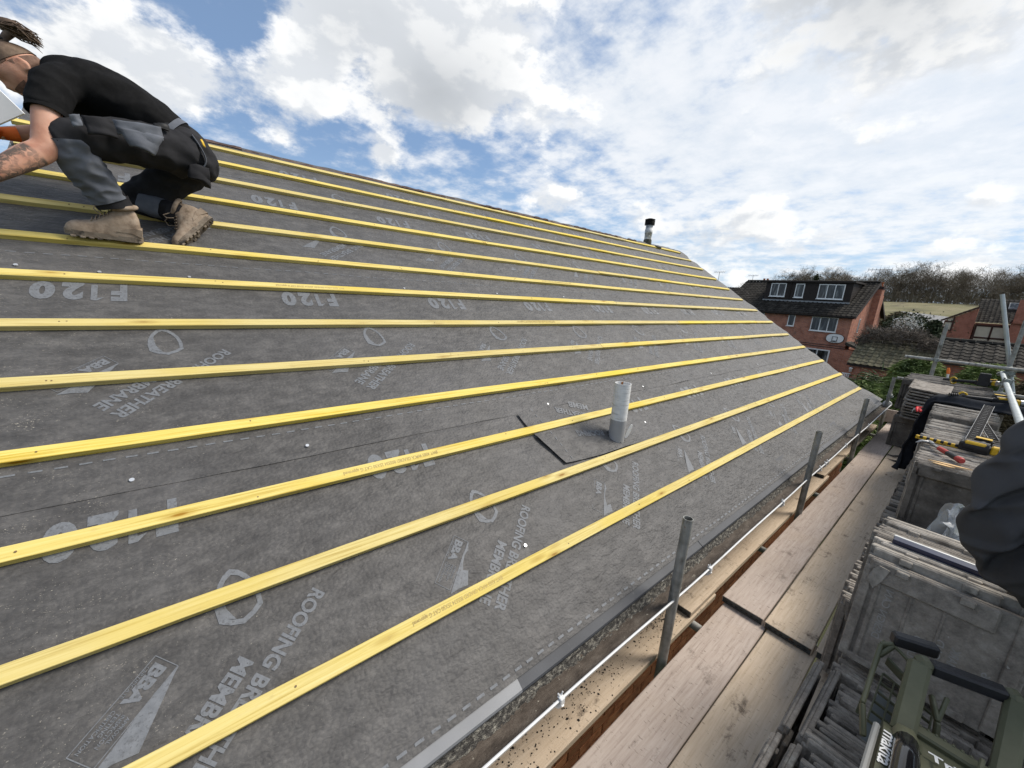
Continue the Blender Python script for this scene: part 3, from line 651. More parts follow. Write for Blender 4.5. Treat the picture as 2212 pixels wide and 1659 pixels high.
board('scaffold_board', 2.12, 5.35, .730, .954, -1.784, M_btan, 'tan scaffold board under the gutter past the nearest upright', group='boards under the gutter')
board('scaffold_board', 5.2, 8.5, .748, .972, -1.746, M_btan, 'tan scaffold board under the gutter at the far verge', group='boards under the gutter')
M_sil2 = mat('black_silt', [(.012, .011, .009), (.03, .026, .02)], scale=60, rough=.95, bump=.6)
for (cx, cy, rx, ry, nn, zt) in ((.62, .80, .16, .06, 420, -1.8215), (2.0, .86, .13, .06, 520, -1.8215), (1.25, .83, .25, .05, 260, -1.8215)):
    sp = MB()
    for q in range(nn):
        x, y = cx + random.gauss(0, rx), cy + random.gauss(0, ry)
        if not (.73 < y < .94) or x > 2.11: continue
        r = random.uniform(.001, .0042) * (1 if random.random() > .06 else 2); a0 = random.random() * 6
        vs = [(x + r * math.cos(a0 + t) * random.uniform(.6, 1.3), y + r * math.sin(a0 + t) * random.uniform(.6, 1.3), zt) for t in (0, 1.2, 2.5, 3.8, 5.1)]
        sp.add(vs + [(x, y, zt + r * .6)], [(i, (i + 1) % 5, 5) for i in range(5)])
    o = sp.build('silt_crumbs', M_sil2, kind='stuff'); tag(o, 'black gutter silt crumbs scattered on the board under the gutter', 'silt')
M_tube = mat('galvanised_tube', [(.17, .17, .155), (.27, .27, .25), (.38, .38, .36)], scale=9, detail=7, rough=.5, metal=.25, bump=.2, bscale=60, spots=[((.09, .085, .07), 16, .55, .7, (1, 1, .4), .8), ((.17, .09, .05), 40, .66, .74, (1, 1, 1), .7)])
M_tubel = mat('bright_galvanised_tube', [(.36, .39, .385), (.48, .51, .505)], scale=8, detail=6, rough=.45, metal=.4, bump=.15, bscale=50, spots=[((.26, .27, .26), 20, .6, .7)])
M_coup = mat('coupler_steel', [(.20, .22, .21), (.34, .37, .36)], scale=40, rough=.5, metal=.6, bump=.3, spots=[((.16, .08, .04), 30, .6, .7)])
scaf = thing('scaffold', 'galvanised tube scaffold with uprights, end guard rails and clamps along the eaves', 'scaffold', (5.0, .3, -6.4))
TR = .02415
def tube(name, a, b, m=M_tube): return MB().pipe(a, b, TR, TR - .004, 20).build(name, m, scaf)
for x, y, zt in ((1.735, .692, -.998), (4.06, .690, -.998), (6.26, .70, -.995), (8.87, .742, -.985)):
    tube('upright_tube', (x, y, -6.4), (x + .006, y + .003, zt))
tube('upright_tube', (8.95, .352, -6.4), (8.95, .355, -.07)); tube('upright_tube', (9.02, -.36, -6.4), (9.02, -.365, .05))
tube('guard_rail', (8.90, .715, -.985), (8.93, -.75, -1.0)); tube('guard_rail', (8.905, .70, -.622), (8.93, -.95, -.632))
tube('raking_tube', (9.07, -.075, .40), (9.07, -.50, -1.05), M_tubel)
tube('guard_rail', (9.2, -.325, -.715), (-1.2, -.345, -.735), M_tubel); 
tube('guard_rail', (9.2, -.60, -1.2), (-1.2, -.60, -1.22))
for x in (-1.1, 1.6, 4.4, 7.0): tube('upright_tube', (x, -.585, -6.4), (x, -.585, -.2))
for x in (.93, 2.16, 3.36, 4.92, 6.6, 8.3): tube('transom_tube', (x, 1.0, -1.886), (x, -.75, -1.888))
tube('ledger_tube', (-1.2, .56, -1.95), (9.2, .56, -1.95)); tube('ledger_tube', (-1.2, -.64, -1.94), (9.2, -.64, -1.94))
def coupler(p, a, b):
    p = Vector(p); a = Vector(a).normalized(); b = Vector(b).normalized(); c = a.cross(b).normalized(); o = MB()
    o.cyl(p + c * .027 - a * .024, p + c * .027 + a * .024, .034, n=14); o.cyl(p - c * .027 - b * .024, p - c * .027 + b * .024, .034, n=14)
    e = o.build('coupler', M_coup, scaf); q = MB()
    for s_, ax, ot in ((1, a, b), (-1, b, a)):
        for t in (-1, 1):
            h = p + c * .027 * s_ + ot * .036 * t; q.cyl(h - c * .03, h + c * .03, .006, n=8); q.cyl(h + c * .028 * s_, h + c * .040 * s_, .012, n=6)
    q.build('bolt_set', M_coup, e, kind='stuff')
coupler((8.93, .355, -.625), (0, 0, 1), (0, 1, 0)); coupler((8.98, -.36, -.630), (0, 0, 1), (0, 1, 0)); coupler((9.04, -.34, -.715), (0, .28, .96), (1, 0, 0)); coupler((9.02, -.38, -.70), (0, 0, 1), (1, 0, 0))
coupler((8.98, -.36, -.995), (0, 0, 1), (0, 1, 0)); coupler((8.91, .735, -1.30), (0, 0, 1), (0, 1, 0)); coupler((9.0, -.47, -.99), (0, .28, .96), (0, 1, 0))
coupler((7.6, -.327, -.72), (1, 0, 0), (0, 1, .2)); 
tb = MB(); tb.cbox((9.08, .28, -1.78), (9.118, .86, -1.56), .004); tag(tb.build('toe_board', M_bpink), 'brown toe board on edge closing the far end of the deck', 'plank')

# ------------------------------------------------------------------ stripped concrete tiles stacked on the deck
TL, TW = .43, .38
def tile_mesh(name, detail=False, chip=None):
    m = MB()
    m.cbox((0, 0, -.0185), (TL, TW, .0035), .0035)
    m.cbox((.002, .045, -.036), (.085, TW - .012, -.0165), .006)           # head band
    m.cbox((TL - .030, .04, -.032), (TL - .003, TW - .02, -.0165), .003)    # tail rib
    m.cbox((.0, -.030, -.027), (TL - .012, .006, -.012), .003)              # interlocking channel
    m.cbox((.004, -.024, -.013), (TL - .02, -.012, -.003), .003)
    m.cbox((.03, TW - .030, -.036), (TL - .01, TW - .001, -.0163), .003); m.cbox((.03, TW - .058, -.029), (TL - .01, TW - .042, -.0163), .003)
    for y in (.10, .26): m.cbox((.006, y, -.050), (.028, y + .035, -.035), .003)  # nibs
    if detail:
        for y in (.15, .235): m.cbox((.087, y, -.0215), (TL - .034, y + .008, -.018), .001)
    me = m.mesh(name)
    return me
M_tileg = mat('grey_concrete_tile', [(.115, .100, .086), (.225, .20, .172), (.335, .305, .265)], scale=16, detail=10, rough=.9, bump=.9, bscale=90, bdist=.004, rnd=.5, nrough=.76,
              spots=[((.36, .35, .31), 9, .60, .72, (1, 1, 1), .7), ((.03, .028, .026), 6, .58, .72, (1, 1, 1), .7), ((.42, .41, .38), 60, .68, .74, (1, 1, 1), .6)])
M_tiled = mat('dark_concrete_tile', [(.052, .046, .040), (.105, .094, .082), (.17, .154, .135)], scale=9, detail=9, rough=.9, bump=.7, bscale=70, bdist=.003, rnd=.5, nrough=.7, spots=[((.20, .195, .18), 26, .62, .72, (1, 1, 1), .7)])
M_tilel = mat('pale_concrete_tile', [(.18, .16, .138), (.335, .305, .265), (.47, .435, .385)], scale=13, detail=9, rough=.9, bump=.7, bscale=80, bdist=.003, rnd=.45, nrough=.7, spots=[((.05, .045, .04), 8, .55, .68, (1, 1, 1), .7)])
ME = {}
for k, m_ in (('g', M_tileg), ('d', M_tiled), ('l', M_tilel)):
    ME[k] = tile_mesh('roof_tile'); ME[k].materials.append(m_)
sl_ = MB(); sl_.cbox((0, 0, -.014), (TL, TW, .004), .003); sl_.cbox((0, TW - .03, .0035), (TL - .02, TW - .005, .012), .003); ME['f'] = sl_.mesh('roof_tile'); ME['f'].materials.append(M_tileg)
def stand(p, lean=.1, yaw=0., k='g', label=None, group=None, roll=0.):
    # standing on end, underside to the camera; p = top corner on the guard rail side
    s_, c_ = math.sin(lean), math.cos(lean)
    M = Matrix(((-s_, 0, c_), (0, 1, 0), (-c_, 0, -s_))).to_4x4()
    o = bpy.data.objects.new('roof_tile', ME[k]); COL.objects.link(o)
    o.matrix_world = Matrix.Translation(p) @ Matrix.Rotation(yaw, 4, 'Z') @ Matrix.Rotation(roll, 4, 'X') @ M
    o['kind'] = 'thing'; return tag(o, label, 'roof tile', group)
G_lo = 'tiles standing in the lower tier'; G_up = 'tiles standing in the upper tier'
def row(x0, x1, step, zt, yl, keys, label, group, lean=.12, jy=.012, jz=.008, first=None):
    x = x0; i = 0
    while x < x1:
        k = random.choice(keys)
        stand((x, yl - TW + random.uniform(-jy, jy), zt + random.uniform(-jz, jz)), lean + random.uniform(-.02, .02), random.uniform(-.012, .012), k if not (i == 0 and first) else first[0],
              label if not (i == 0 and first) else first[1], group if not (i == 0 and first) else None)
        x += step * random.uniform(.9, 1.15); i += 1
row(2.36, 7.0, .046, -1.352, .160, 'ggd', 'dark concrete roof tile on end in the long lower tier beside the tan board', G_lo, .08, .010)
row(1.90, 2.34, .045, -1.392, .085, 'gdd', 'concrete roof tile on end under the embossed tile pile', 'tiles under the embossed pile', .08)
# near pile: big embossed tile in front
edge_lab = 'pale edged concrete roof tile in the pile behind the embossed tile'
row(2.03, 2.46, .036, -.905, .100, 'glll', edge_lab, 'tiles behind the embossed tile', .14, .016, .014)
nearme = tile_mesh('roof_tile', True); nearme.materials.append(M_tileg)
nt_ = stand((1.975, .092 - TW, -.918), .13, -.015, 'g', 'concrete roof tile with embossed lettering on its underside facing the deck', None); nt_.data = nearme
emb = MB()
for body, wd, x0, y0, hh in (('DESIGN CAN', .20, .30, .305, .022), ('LAND', .085, .30, .205, .022), ('WOLD', .115, .305, .155, .024), ('MARK', .075, .27, .115, .022), ('1976', .075, .30, .04, .020)):
    v, f, s1, xm = fit(body, wd, .001); hm = max(p.y for p in v)
    emb.add([(x0 - (p.x - xm) * s1, y0 - p.y * hh / hm, -.0205) for p in v], [tuple(f_) for f_ in f])
e = emb.build('embossed_lettering', mat('worn_concrete_relief', [(.27, .26, .245), (.35, .34, .32)], scale=40, rough=.9, bump=.3)); e.parent = nt_; e['kind'] = 'stuff'
brk = MB(); brk.prism([(0, 0), (.03, -.004), (.045, .02), (.052, .06), (.03, .09), (.012, .05)], (.02, TW - .07, -.046), (0, 1, 0), (1, 0, 0), (0, 0, 1), .012)
b_ = brk.build('broken_nib', M_tilel); b_.parent = nt_
row(2.0, 2.46, .040, -.915, -.305, 'gl', 'concrete roof tile in the outer pile beneath the hung coat', 'tiles under the hung coat', .13, .012, .012)
row(1.2, 2.3, .05, -1.40, -.345, 'gd', 'concrete roof tile in the lower outer row beside the olive tool box', 'lower outer tiles by the tool box', .1)
# middle rows
row(3.56, 4.28, .034, -.915, .098, 'gggl', 'concrete roof tile on end in the row that carries the hammer', 'tiles under the hammer and nail gun', .12, .012, .010, ('d', 'dark concrete roof tile with soiled back facing the plastic bag'))
row(4.34, 5.22, .036, -.905, .120, 'ggl', 'concrete roof tile on end in the row past the nail gun', 'tiles past the nail gun', .10, .014, .012)
row(5.30, 6.05, .034, -.872, .135, 'gll', 'pale edged roof tile in the row in front of the draped coat', 'tiles in front of the coat', .10, .016, .014, ('d', 'dark roof tile fronting the row before the draped coat'))
row(6.12, 7.2, .05, -.89, .10, 'gd', 'roof tile on end beneath the draped coat', 'tiles under the coat', .10)
# far stack
row(7.52, 8.55, .05, -1.352, .520, 'dg', 'roof tile on end at the base of the far stack', 'tiles at the base of the far stack', .05, .006, .004, ('d', 'dark roof tile standing with its back showing at the foot of the far stack'))
for i in range(11):
    t = i / 10; o = bpy.data.objects.new('roof_tile', ME['f']); COL.objects.link(o)
    o.matrix_world = Matrix.Translation((7.20 + .10 * t * t + .02 * math.sin(i), .075 + random.uniform(-.01, .01), -1.315 + .0385 * i)) @ Matrix.Rotation(.05 + .01 * random.random(), 4, 'X') @ Matrix.Rotation(-.06 - .010 * i, 4, 'Y') @ Matrix.Rotation(random.uniform(-.03, .03), 4, 'Z')
    o['kind'] = 'thing'; tag(o, 'dark roof tile lying flat in the fanned pile of the far stack' if i < 10 else 'topmost roof tile of the fanned pile', 'roof tile', 'fanned flat tiles' if i < 10 else None)
row(7.72, 8.62, .036, -.845, .545, 'dgg', 'roof tile on end along the top of the far stack', 'tiles topping the far stack', .16, .02, .012, ('d', 'dark roof tile leaning at the front of the far stack top'))
row(7.55, 8.5, .040, -.885, .150, 'gd', 'roof tile on end in the far row behind the coat', 'far tiles behind the coat', .14, .016, .012)
# loose foreground tiles
def onedge(x, y, zb, k, label, yaw=0., lean=0., group=None):      # long edge up, running along x
    M = Matrix(((1, 0, 0), (0, 0, 1), (0, -1, 0))).to_4x4()        # local y -> down, local z -> +y
    o = bpy.data.objects.new('roof_tile', ME[k]); COL.objects.link(o)
    o.matrix_world = Matrix.Translation((x, y, zb)) @ Matrix.Rotation(yaw, 4, 'Z') @ Matrix.Rotation(lean, 4, 'X') @ M
    o['kind'] = 'thing'; return tag(o, label, 'roof tile', group)
onedge(1.445, .150, -1.425, 'g', 'roof tile on edge at the rim of the foreground, beside the stained board', -.02, .06)
onedge(1.455, .100, -1.425, 'g', 'roof tile on edge just inside the rim tile', -.03, .04)
onedge(.985, .168, -1.425, 'g', 'nearest roof tile on edge at the bottom edge of the picture', -.02, .05)
onedge(1.000, .118, -1.425, 'g', 'second roof tile on edge at the bottom edge of the picture', -.03, .05)
x = 1.80
for i in range(18):
    stand((x, .060 - TW + random.uniform(-.012, .012) + (.03 if i in (6, 7) else 0), -1.392 + random.uniform(-.012, .006)), .10 + random.uniform(-.02, .03), random.uniform(-.02, .02), 'g',
          'roof tile on end in the foreground row running under the olive tool box', 'foreground tiles under the olive tool box'); x -= .047 * random.uniform(.9, 1.12)
M_plastic = mat('milky_plastic', [(.5, .52, .53), (.62, .64, .65)], scale=10, rough=.35, bump=.3, bscale=18, bdist=.02, spec=.5, trans=.35)
pb = MB(); pv_, pf_ = grid(lambda u, v: (3.10 + .28 * v + .06 * nz(u * 6, v * 5, 1), -.03 - .22 * u + .05 * nz(u * 5, v * 6, 3), -1.33 + .26 * math.sin(math.pi * min(1, u * 1.1)) * (.4 + .6 * v) + .07 * nz(u * 7, v * 7, 5)), 22, 18)
tag(pb.add(pv_, pf_, None, False).build('plastic_bag', M_plastic), 'crumpled translucent plastic bag between the tile rows', 'bag')
# spirit level lying on the near pile
lv = thing('spirit_level', 'short navy spirit level with pale edges lying on the tile pile', 'level', (2.14, -.10, -.90))
M_navy = mat('navy_plastic', [(.010, .014, .04), (.016, .022, .06)], rough=.35, spec=.5, bump=.1); M_alu = mat('pale_alloy', [(.5, .5, .48), (.62, .62, .6)], scale=12, rough=.45, metal=.3, bump=.1)
R_ = Matrix.Translation((2.115, -.085, -.893)) @ Matrix.Rotation(rad(-91), 4, 'Z') @ Matrix.Rotation(.05, 4, 'X')
MB().cbox((-.13, -.018, .0), (.15, .018, .020), .002, R_).build('body', M_navy, lv)
MB().cbox((-.132, .018, -.002), (.152, .030, .021), .002, R_).build('edge_rail', M_alu, lv); MB().cbox((.151, -.020, -.002), (.160, .030, .021), .002, R_).build('end_cap', M_alu, lv)

# ------------------------------------------------------------------ tools and clothing
M_yel = mat('tool_yellow', [(.55, .33, .012), (.66, .42, .02)], scale=20, rough=.45, spec=.4, bump=.1, spots=[((.06, .05, .04), 26, .57, .66, (1, 1, 1), .85)])
M_blk = mat('tool_black', [(.010, .010, .011), (.022, .022, .024)], scale=25, rough=.55, spec=.35, bump=.25, spots=[((.12, .11, .09), 30, .66, .76, (1, 1, 1), .6)])
M_steel = mat('worn_steel', [(.22, .22, .22), (.4, .4, .4)], scale=30, rough=.4, metal=.8, bump=.15, spots=[((.12, .07, .04), 20, .58, .7)])
M_redg = mat('red_grip', [(.34, .035, .03), (.44, .07, .06)], scale=20, rough=.6, bump=.2)
M_org = mat('orange_plastic', [(.75, .16, .02), (.85, .22, .04)], scale=20, rough=.5, bump=.1)
M_white = mat('white_plastic', [(.65, .65, .64), (.75, .75, .74)], scale=20, rough=.45, bump=.05)
def frame(p, ax, up=(0, 0, 1)):
    x = Vector(ax).normalized(); z = Vector(up); z = (z - x * z.dot(x)).normalized(); y = z.cross(x)
    return Matrix.Translation(p) @ Matrix((x, y, z)).transposed().to_4x4()
# nail gun: local x from magazine tip to body
def power_tool(name, label, p, ax, mag=True, up=(0, 0, 1)):
    t = thing(name, label, 'power tool', p); F = frame(p, ax, up)
    P_ = lambda v: F @ Vector(v)
    b = MB(); b.cyl(P_((.0, 0, .045)), P_((.115, 0, .045)), .042, .044, 16); b.cbox((-.02, -.036, .006), (.125, .036, .07), .010, F); b.build('motor_housing', M_blk, t)
    y = MB(); y.cbox((.0, -.039, .022), (.105, .039, .082), .009, F); y.cbox((.125, -.030, .018), (.165, .030, .074), .008, F); y.build('yellow_shell', M_yel, t)
    n = MB(); n.lathe(P_((.16, 0, .046)), F.to_3x3() @ Vector((1, 0, 0)), [(0, .034), (.03, .034), (.035, .028), (.075, .024), (.08, .0)], 14); n.build('nose', M_steel, t)
    g = MB(); g.tube([P_((.06, .03, .05)), P_((.075, .075, .055)), P_((.085, .14, .05))], [.020, .018, .020], 10); g.build('grip', M_blk, t)
    bt = MB(); bt.cbox((.035, .135, .005), (.125, .195, .080), .008, F); bt.build('battery', M_blk, t)
    lp = MB(); lp.cbox((.040, .1355, .0805), (.118, .188, .086), .002, F); lp.build('battery_latch', M_yel, t)
    if mag:
        m = MB(); m.cbox((-.235, -.012, .004), (.0, .012, .030), .003, F); m.build('magazine', M_yel, t)
        for q in range(6):
            k = MB(); k.cbox((-.215 + .036 * q, -.0135, .012), (-.197 + .036 * q, .0135, .0312), .002, F); k.build('magazine_slot', M_blk, t)
    else:
        m = MB(); m.tube([P_((-.02, 0, .04)), P_((-.08, 0, .042)), P_((-.16, .002, .04)), P_((-.23, .003, .036))], [.024, .020, .019, .022], 12); m.build('barrel', M_blk, t)
        k = MB(); k.tube([P_((-.23 + .034 * math.cos(a), .004, .037 + .044 * math.sin(a))) for a in [2 * math.pi * q / 16 for q in range(17)]], .009, 8, False); k.build('trigger_loop', M_yel, t)
        k = MB()
        for q in range(5): k.cyl(P_((-.262 - .014 * q, .002, .034)), P_((-.270 - .014 * q, .002, .034)), .030 - .001 * q, n=14)
        k.build('ribbed_collar', M_blk, t)
    return t
power_tool('nail_gun', 'yellow and black nail gun lying on the tiles beside the hammer', (4.14, -.09, -.895), (-.05, -1, -.02))
power_tool('cordless_sander', 'black cordless tool with yellow loop lying on the draped coat', (6.25, -.24, -.815), (.30, -1, 0), False)
power_tool('cordless_drill', 'black and yellow cordless tool stood on the far tile stack', (8.1, -.12, -.84), (-.3, -1, .1), False)
dg_ = MB(); F = frame((8.0, -.16, -.83), (0, -1, 0)); dg_.cbox((-.05, -.03, 0), (.05, .03, .17), .006, F); tag(dg_.build('battery_charger', M_blk), 'upright black battery charger on the far tile stack', 'charger')
# hammer
hm = thing('claw_hammer', 'steel hammer with red and black grip lying on the tiles', 'hammer', (3.95, .02, -.895))
a, b = Vector((4.05, .055, -.882)), Vector((3.74, -.10, -.880)); dr = (b - a).normalized()
MB().tube([a, a + dr * .06, a + dr * .14], [.010, .009, .011], 8).build('neck', M_steel, hm)
MB().tube([a + dr * .10, a + dr * .16, a + dr * .20], [.015, .017, .016], 10).build('red_sleeve', M_redg, hm)
MB().tube([a + dr * .20, a + dr * .25, a + dr * .30], [.017, .018, .018], 10).build('black_sleeve', M_blk, hm)
MB().tube([a + dr * .30, a + dr * .335, a + dr * .35], [.018, .021, .016], 10).build('butt', M_redg, hm)
hd = MB(); hd.tube([a + Vector((.055, .02, .0)), a + Vector((.02, .005, .004)), a + Vector((-.02, -.01, .004))], [.013, .014, .012], 10); hd.tube([a + Vector((.03, .01, .0)), a + Vector((.0, .05, .006)), a + Vector((-.02, .075, -.01))], [.012, .010, .003], 8); hd.build('head', M_steel, hm)
M_shim = mat('fresh_wood', [(.62, .38, .16), (.74, .52, .28)], scale=8, stretch=(6, 1, 1), rough=.8, bump=.2)
for (x, y, l_, r, lab) in ((3.62, -.055, .19, -1.52, 'longer split wood sliver on the tile row'), (3.57, -.03, .10, -1.62, 'shorter split wood sliver on the tile row')):
    F = Matrix.Translation((x, y, -.897)) @ Matrix.Rotation(r, 4, 'Z'); m = MB(); m.prism([(-l_ / 2, 0), (-l_ / 6, -.014), (l_ / 4, -.012), (l_ / 2, .002), (0, .012)], F @ Vector((0, 0, 0)), F.to_3x3() @ Vector((1, 0, 0)), F.to_3x3() @ Vector((0, 1, 0)), (0, 0, 1), .006)
    tag(m.build('wood_sliver', M_shim), lab, 'wood')
# folding slotted gauge
M_zip0 = mat('matt_black', [(.006, .006, .007), (.010, .010, .011)], rough=.8, spec=.1, bump=0)
gg = thing('folding_gauge', 'black slotted two legged folding gauge leaning over the tile rows', 'gauge', (4.9, -.17, -.85))
def rail(a, b, wd, nm):
    a, b = Vector(a), Vector(b); L_ = (b - a).length; F = frame(a, b - a); m = MB()
    m.box((0, -wd / 2, -.003), (L_, wd / 2, .003), F); o = m.build(nm, M_zip0, gg)
    e = MB(); e.box((0, -wd / 2 - .002, -.004), (L_, -wd / 2, .006), F); e.box((0, wd / 2, -.004), (L_, wd / 2 + .002, .006), F); e.build('rail_lip', M_steel, o)
    q = .03
    while q < L_: k = MB(); k.box((q, -wd / 2 + .014, .0032), (q + .0022, wd / 2 - .014, .0042), F); k.build('graduation', M_steel, o); q += .055
rail((4.42, -.128, -.868), (5.55, -.193, -.745), .058, 'long_leg'); rail((5.05, -.165, -.815), (4.62, -.235, -.868), .05, 'short_leg')
MB().cyl((5.04, -.165, -.825), (5.04, -.165, -.80), .014, n=12).build('pivot', M_steel, gg)
MB().cbox((4.30, -.215, -.866), (4.36, -.165, -.845), .004).build('end_block', M_white, gg)
# snap-off knife standing on the far stack
kn = thing('trimming_knife', 'orange and white trimming knife stuck upright on the far tile stack', 'knife', (8.75, .185, -.86))
MB().tube([(8.76, .175, -.86), (8.76, .18, -.80)], [.012, .014], 8).build('white_collar', M_white, kn)
MB().tube([(8.76, .18, -.80), (8.765, .188, -.755), (8.77, .195, -.71)], [.017, .020, .012], 8).build('handle', M_org, kn)
# black pry hooks on the deck by the middle stack
ph_ = thing('ripping_hooks', 'pair of black curved pry hooks resting on the tan board', 'pry bar', (6.95, .28, -1.77))
MB().tube([(6.98, .20, -1.72), (6.90, .30, -1.745), (6.86, .38, -1.765), (6.90, .45, -1.77)], [.016, .014, .010, .003], 8).build('hook', M_blk, ph_)
MB().tube([(6.78, .16, -1.72), (6.70, .26, -1.755), (6.66, .34, -1.77), (6.68, .40, -1.772)], [.016, .014, .010, .003], 8).build('hook', M_blk, ph_)
MB().cbox((6.72, .12, -1.765), (7.05, .21, -1.66), .012).build('hook_body', M_blk, ph_)
MB().tube([(7.0, .22, -1.75), (7.02, .30, -1.66), (6.96, .26, -1.60), (6.9, .20, -1.62)], [.010] * 4, 6).build('strap', M_blk, ph_)
# ---- coat draped over the tiles
M_fleece = mat('charcoal_fleece', [(.016, .018, .022), (.030, .033, .040)], scale=14, rough=.95, bump=.3, bscale=300, bdist=.002, spec=.1)
def coat_pt(u, v):
    x = 5.98 + .62 * v + .04 * nz(u * 4, v * 3)
    L_ = 1.62 * u                                   # from hanging hem (u=0) over the edge and across
    if L_ < .80: y = .265 - .10 * (L_ / .80) + .03 * nz(v * 6, L_ * 3); z = -.855 - (.80 - L_) * 1.0; x += (.80 - L_) * (.10 * nz(v * 3, L_ * 2, 3) - .22 * (v - .45)) - .22 * (.80 - L_)
    else: y = .165 - (L_ - .80) * .86; z = -.855 + .028 * math.sin((L_ - .80) * 3.2)
    f_ = .024 * math.sin(v * 17 + 2.5 * nz(u * 3, v * 2, 3) + u * 5) + .02 * nz(u * 9, v * 5, 9)
    if L_ < .80: y += f_ * 1.5
    else: z += f_ + .03 * math.exp(-((v - .25) / .12) ** 2)
    return (x, y, z)
cv, cf = grid(coat_pt, 100, 40); ct = MB().add(cv, cf, None, True).build('draped_coat', M_fleece); tag(ct, 'dark fleece coat draped over the tile rows under a cordless tool', 'coat')
md = ct.modifiers.new('t', 'SOLIDIFY'); md.thickness = .014; baked(ct, 'draped_coat')
M_redt = mat('red_tape', [(.55, .02, .03), (.7, .04, .05)], scale=30, rough=.6, bump=.2)
rt = MB()
for q in range(7): rt.tube([(6.02 - .012 * q, .232 + .01 * math.sin(q), -.945 - .006 * q), (6.0 - .01 * q, .262, -.955 + .01 * math.cos(q * 2)), (5.97 - .012 * q, .25, -.975)], [.010, .013, .007], 6)
r_o = rt.build('red_tag', M_redt); own(r_o, ct)
st = MB()
for q in range(3): st.tube([(5.98, .26, -.95 - .01 * q), (5.95 - .01 * q, .285, -.965), (5.96, .29, -.99 - .01 * q)], [.003, .003, .002], 5)
own(st.build('white_string', M_white), ct)
# ---- coat hung on the outer upright close by
M_coat = mat('grey_black_softshell', [(.045, .045, .048), (.070, .070, .074)], scale=3, rough=.85, bump=.35, bscale=420, bdist=.0015, spec=.2)
LB = [(-.16, -.30), (-.22, -.200), (-.28, -.155), (-.38, -.116), (-.50, -.090), (-.60, -.078), (-.68, -.080), (-.76, -.10), (-.82, -.145), (-.855, -.21), (-.875, -.30)]
def hung_pt(u, v):
    z = -.16 - .72 * v
    yl = float(np.interp(-z, [-q[0] for q in LB], [q[1] for q in LB])); yr = -.74; cy, ry = (yl + yr) / 2, (yl - yr) / 2; cx = 1.98 + .12 * (1 - v); rx = .09 + .07 * math.sin(math.pi * min(1, v * .9))
    if v > .9: rx *= 1 - ((v - .9) / .1) ** 2 * .5
    a_ = 2 * math.pi * u; ca, sa = math.cos(a_), math.sin(a_); y = cy + ry * sa; x = cx - rx * ca
    dy, dz_ = y + .47, -.03 - z; r_ = math.hypot(dy, dz_); ph_ = math.atan2(dy, dz_)      # pleats fan out from the hanging point
    ph_ += .10 * nz(y * 3, z * 3, 1.) + .035 * nz(y * 9, z * 7, 6.)
    tri = abs(((ph_ * 57.3 / 8.5) % 1.0) * 2 - 1); tri = tri * tri * (3 - 2 * tri)
    tri2 = abs(((ph_ * 57.3 / 19.0 + .3) % 1.0) * 2 - 1)
    f_ = (.052 * tri + .045 * tri2) * min(1, r_ * 1.5) + .022 * nz(y * 6, z * 5, 7.) + .010 * nz(y * 17, z * 13, 2.) + .022 * max(0, 1 - abs(((z * 1.0 + y * .6) * 7 + nz(y * 5, 1)) % 1.0 - .5) * 6) * (1 if v > .35 else 0)
    sl__ = .020 * tri * (sa if sa > .5 else 0) * min(1, v * 2)
    return (x - f_ + .03, y - sl__ + .010 * nz(z * 14, a_, 5.) * sa, z + (.030 * tri + .02 * nz(y * 9, 2., 8)) * v ** 3)
hv, hf = grid(hung_pt, 220, 120); hf.append(tuple(range(220))); hf.append(tuple(120 * 221 + i for i in range(220))[::-1])
hc = MB().add(hv, hf, None, True).build('hung_coat', M_coat); tag(hc, 'grey black coat hung on the scaffold at the picture edge, blocking the tile rows', 'coat')
M_zip = mat('black_nylon', [(.004, .004, .005), (.007, .007, .008)], rough=.5, bump=.1)
zp = MB(); zv, zf = grid(lambda u, v: (1.80 + .01 * u, -.21 - .16 * u, -.56 - .09 * u - .035 * v), 8, 3); zp.add(zv, zf, None, True); own(zp.build('pocket_flap', M_zip), hc)
# ---- olive tool box with carry handles
M_olive = mat('olive_plastic', [(.072, .075, .042), (.098, .10, .058)], scale=12, rough=.5, spec=.4, bump=.12, bscale=200, rnd=.0, spots=[((.17, .15, .11), 16, .62, .76, (1, 1, 1), .55), ((.03, .028, .02), 10, .60, .75, (1, 1, 1), .5)])
M_olived = mat('olive_plastic_panel', [(.055, .058, .034), (.075, .078, .045)], scale=12, rough=.6, bump=.15, bscale=200)
M_grille = mat('pale_grille_back', [(.11, .12, .115), (.14, .15, .145)], scale=20, rough=.6, bump=.1)
M_rub = mat('black_rubber', [(.009, .009, .011), (.016, .016, .019)], scale=30, rough=.45, spec=.5, bump=.2, spots=[((.14, .14, .15), 60, .70, .76, (1, 1, 1), .5)])
M_gloss = mat('black_gloss', [(.005, .005, .006), (.009, .009, .010)], rough=.12, spec=.6, bump=0)
bx_ = thing('tool_box', 'olive green tool box with black carry bars standing on the foreground tiles', 'tool box', (1.4, -.15, -1.38))
def bar(name, a, b, wd, h, m, par=bx_, c=.006, up=(0, 0, 1)):
    a, b = Vector(a), Vector(b); F = frame(a, b - a, up); return MB().cbox((0, -wd / 2, -h / 2), ((b - a).length, wd / 2, h / 2), c, F).build(name, m, par)
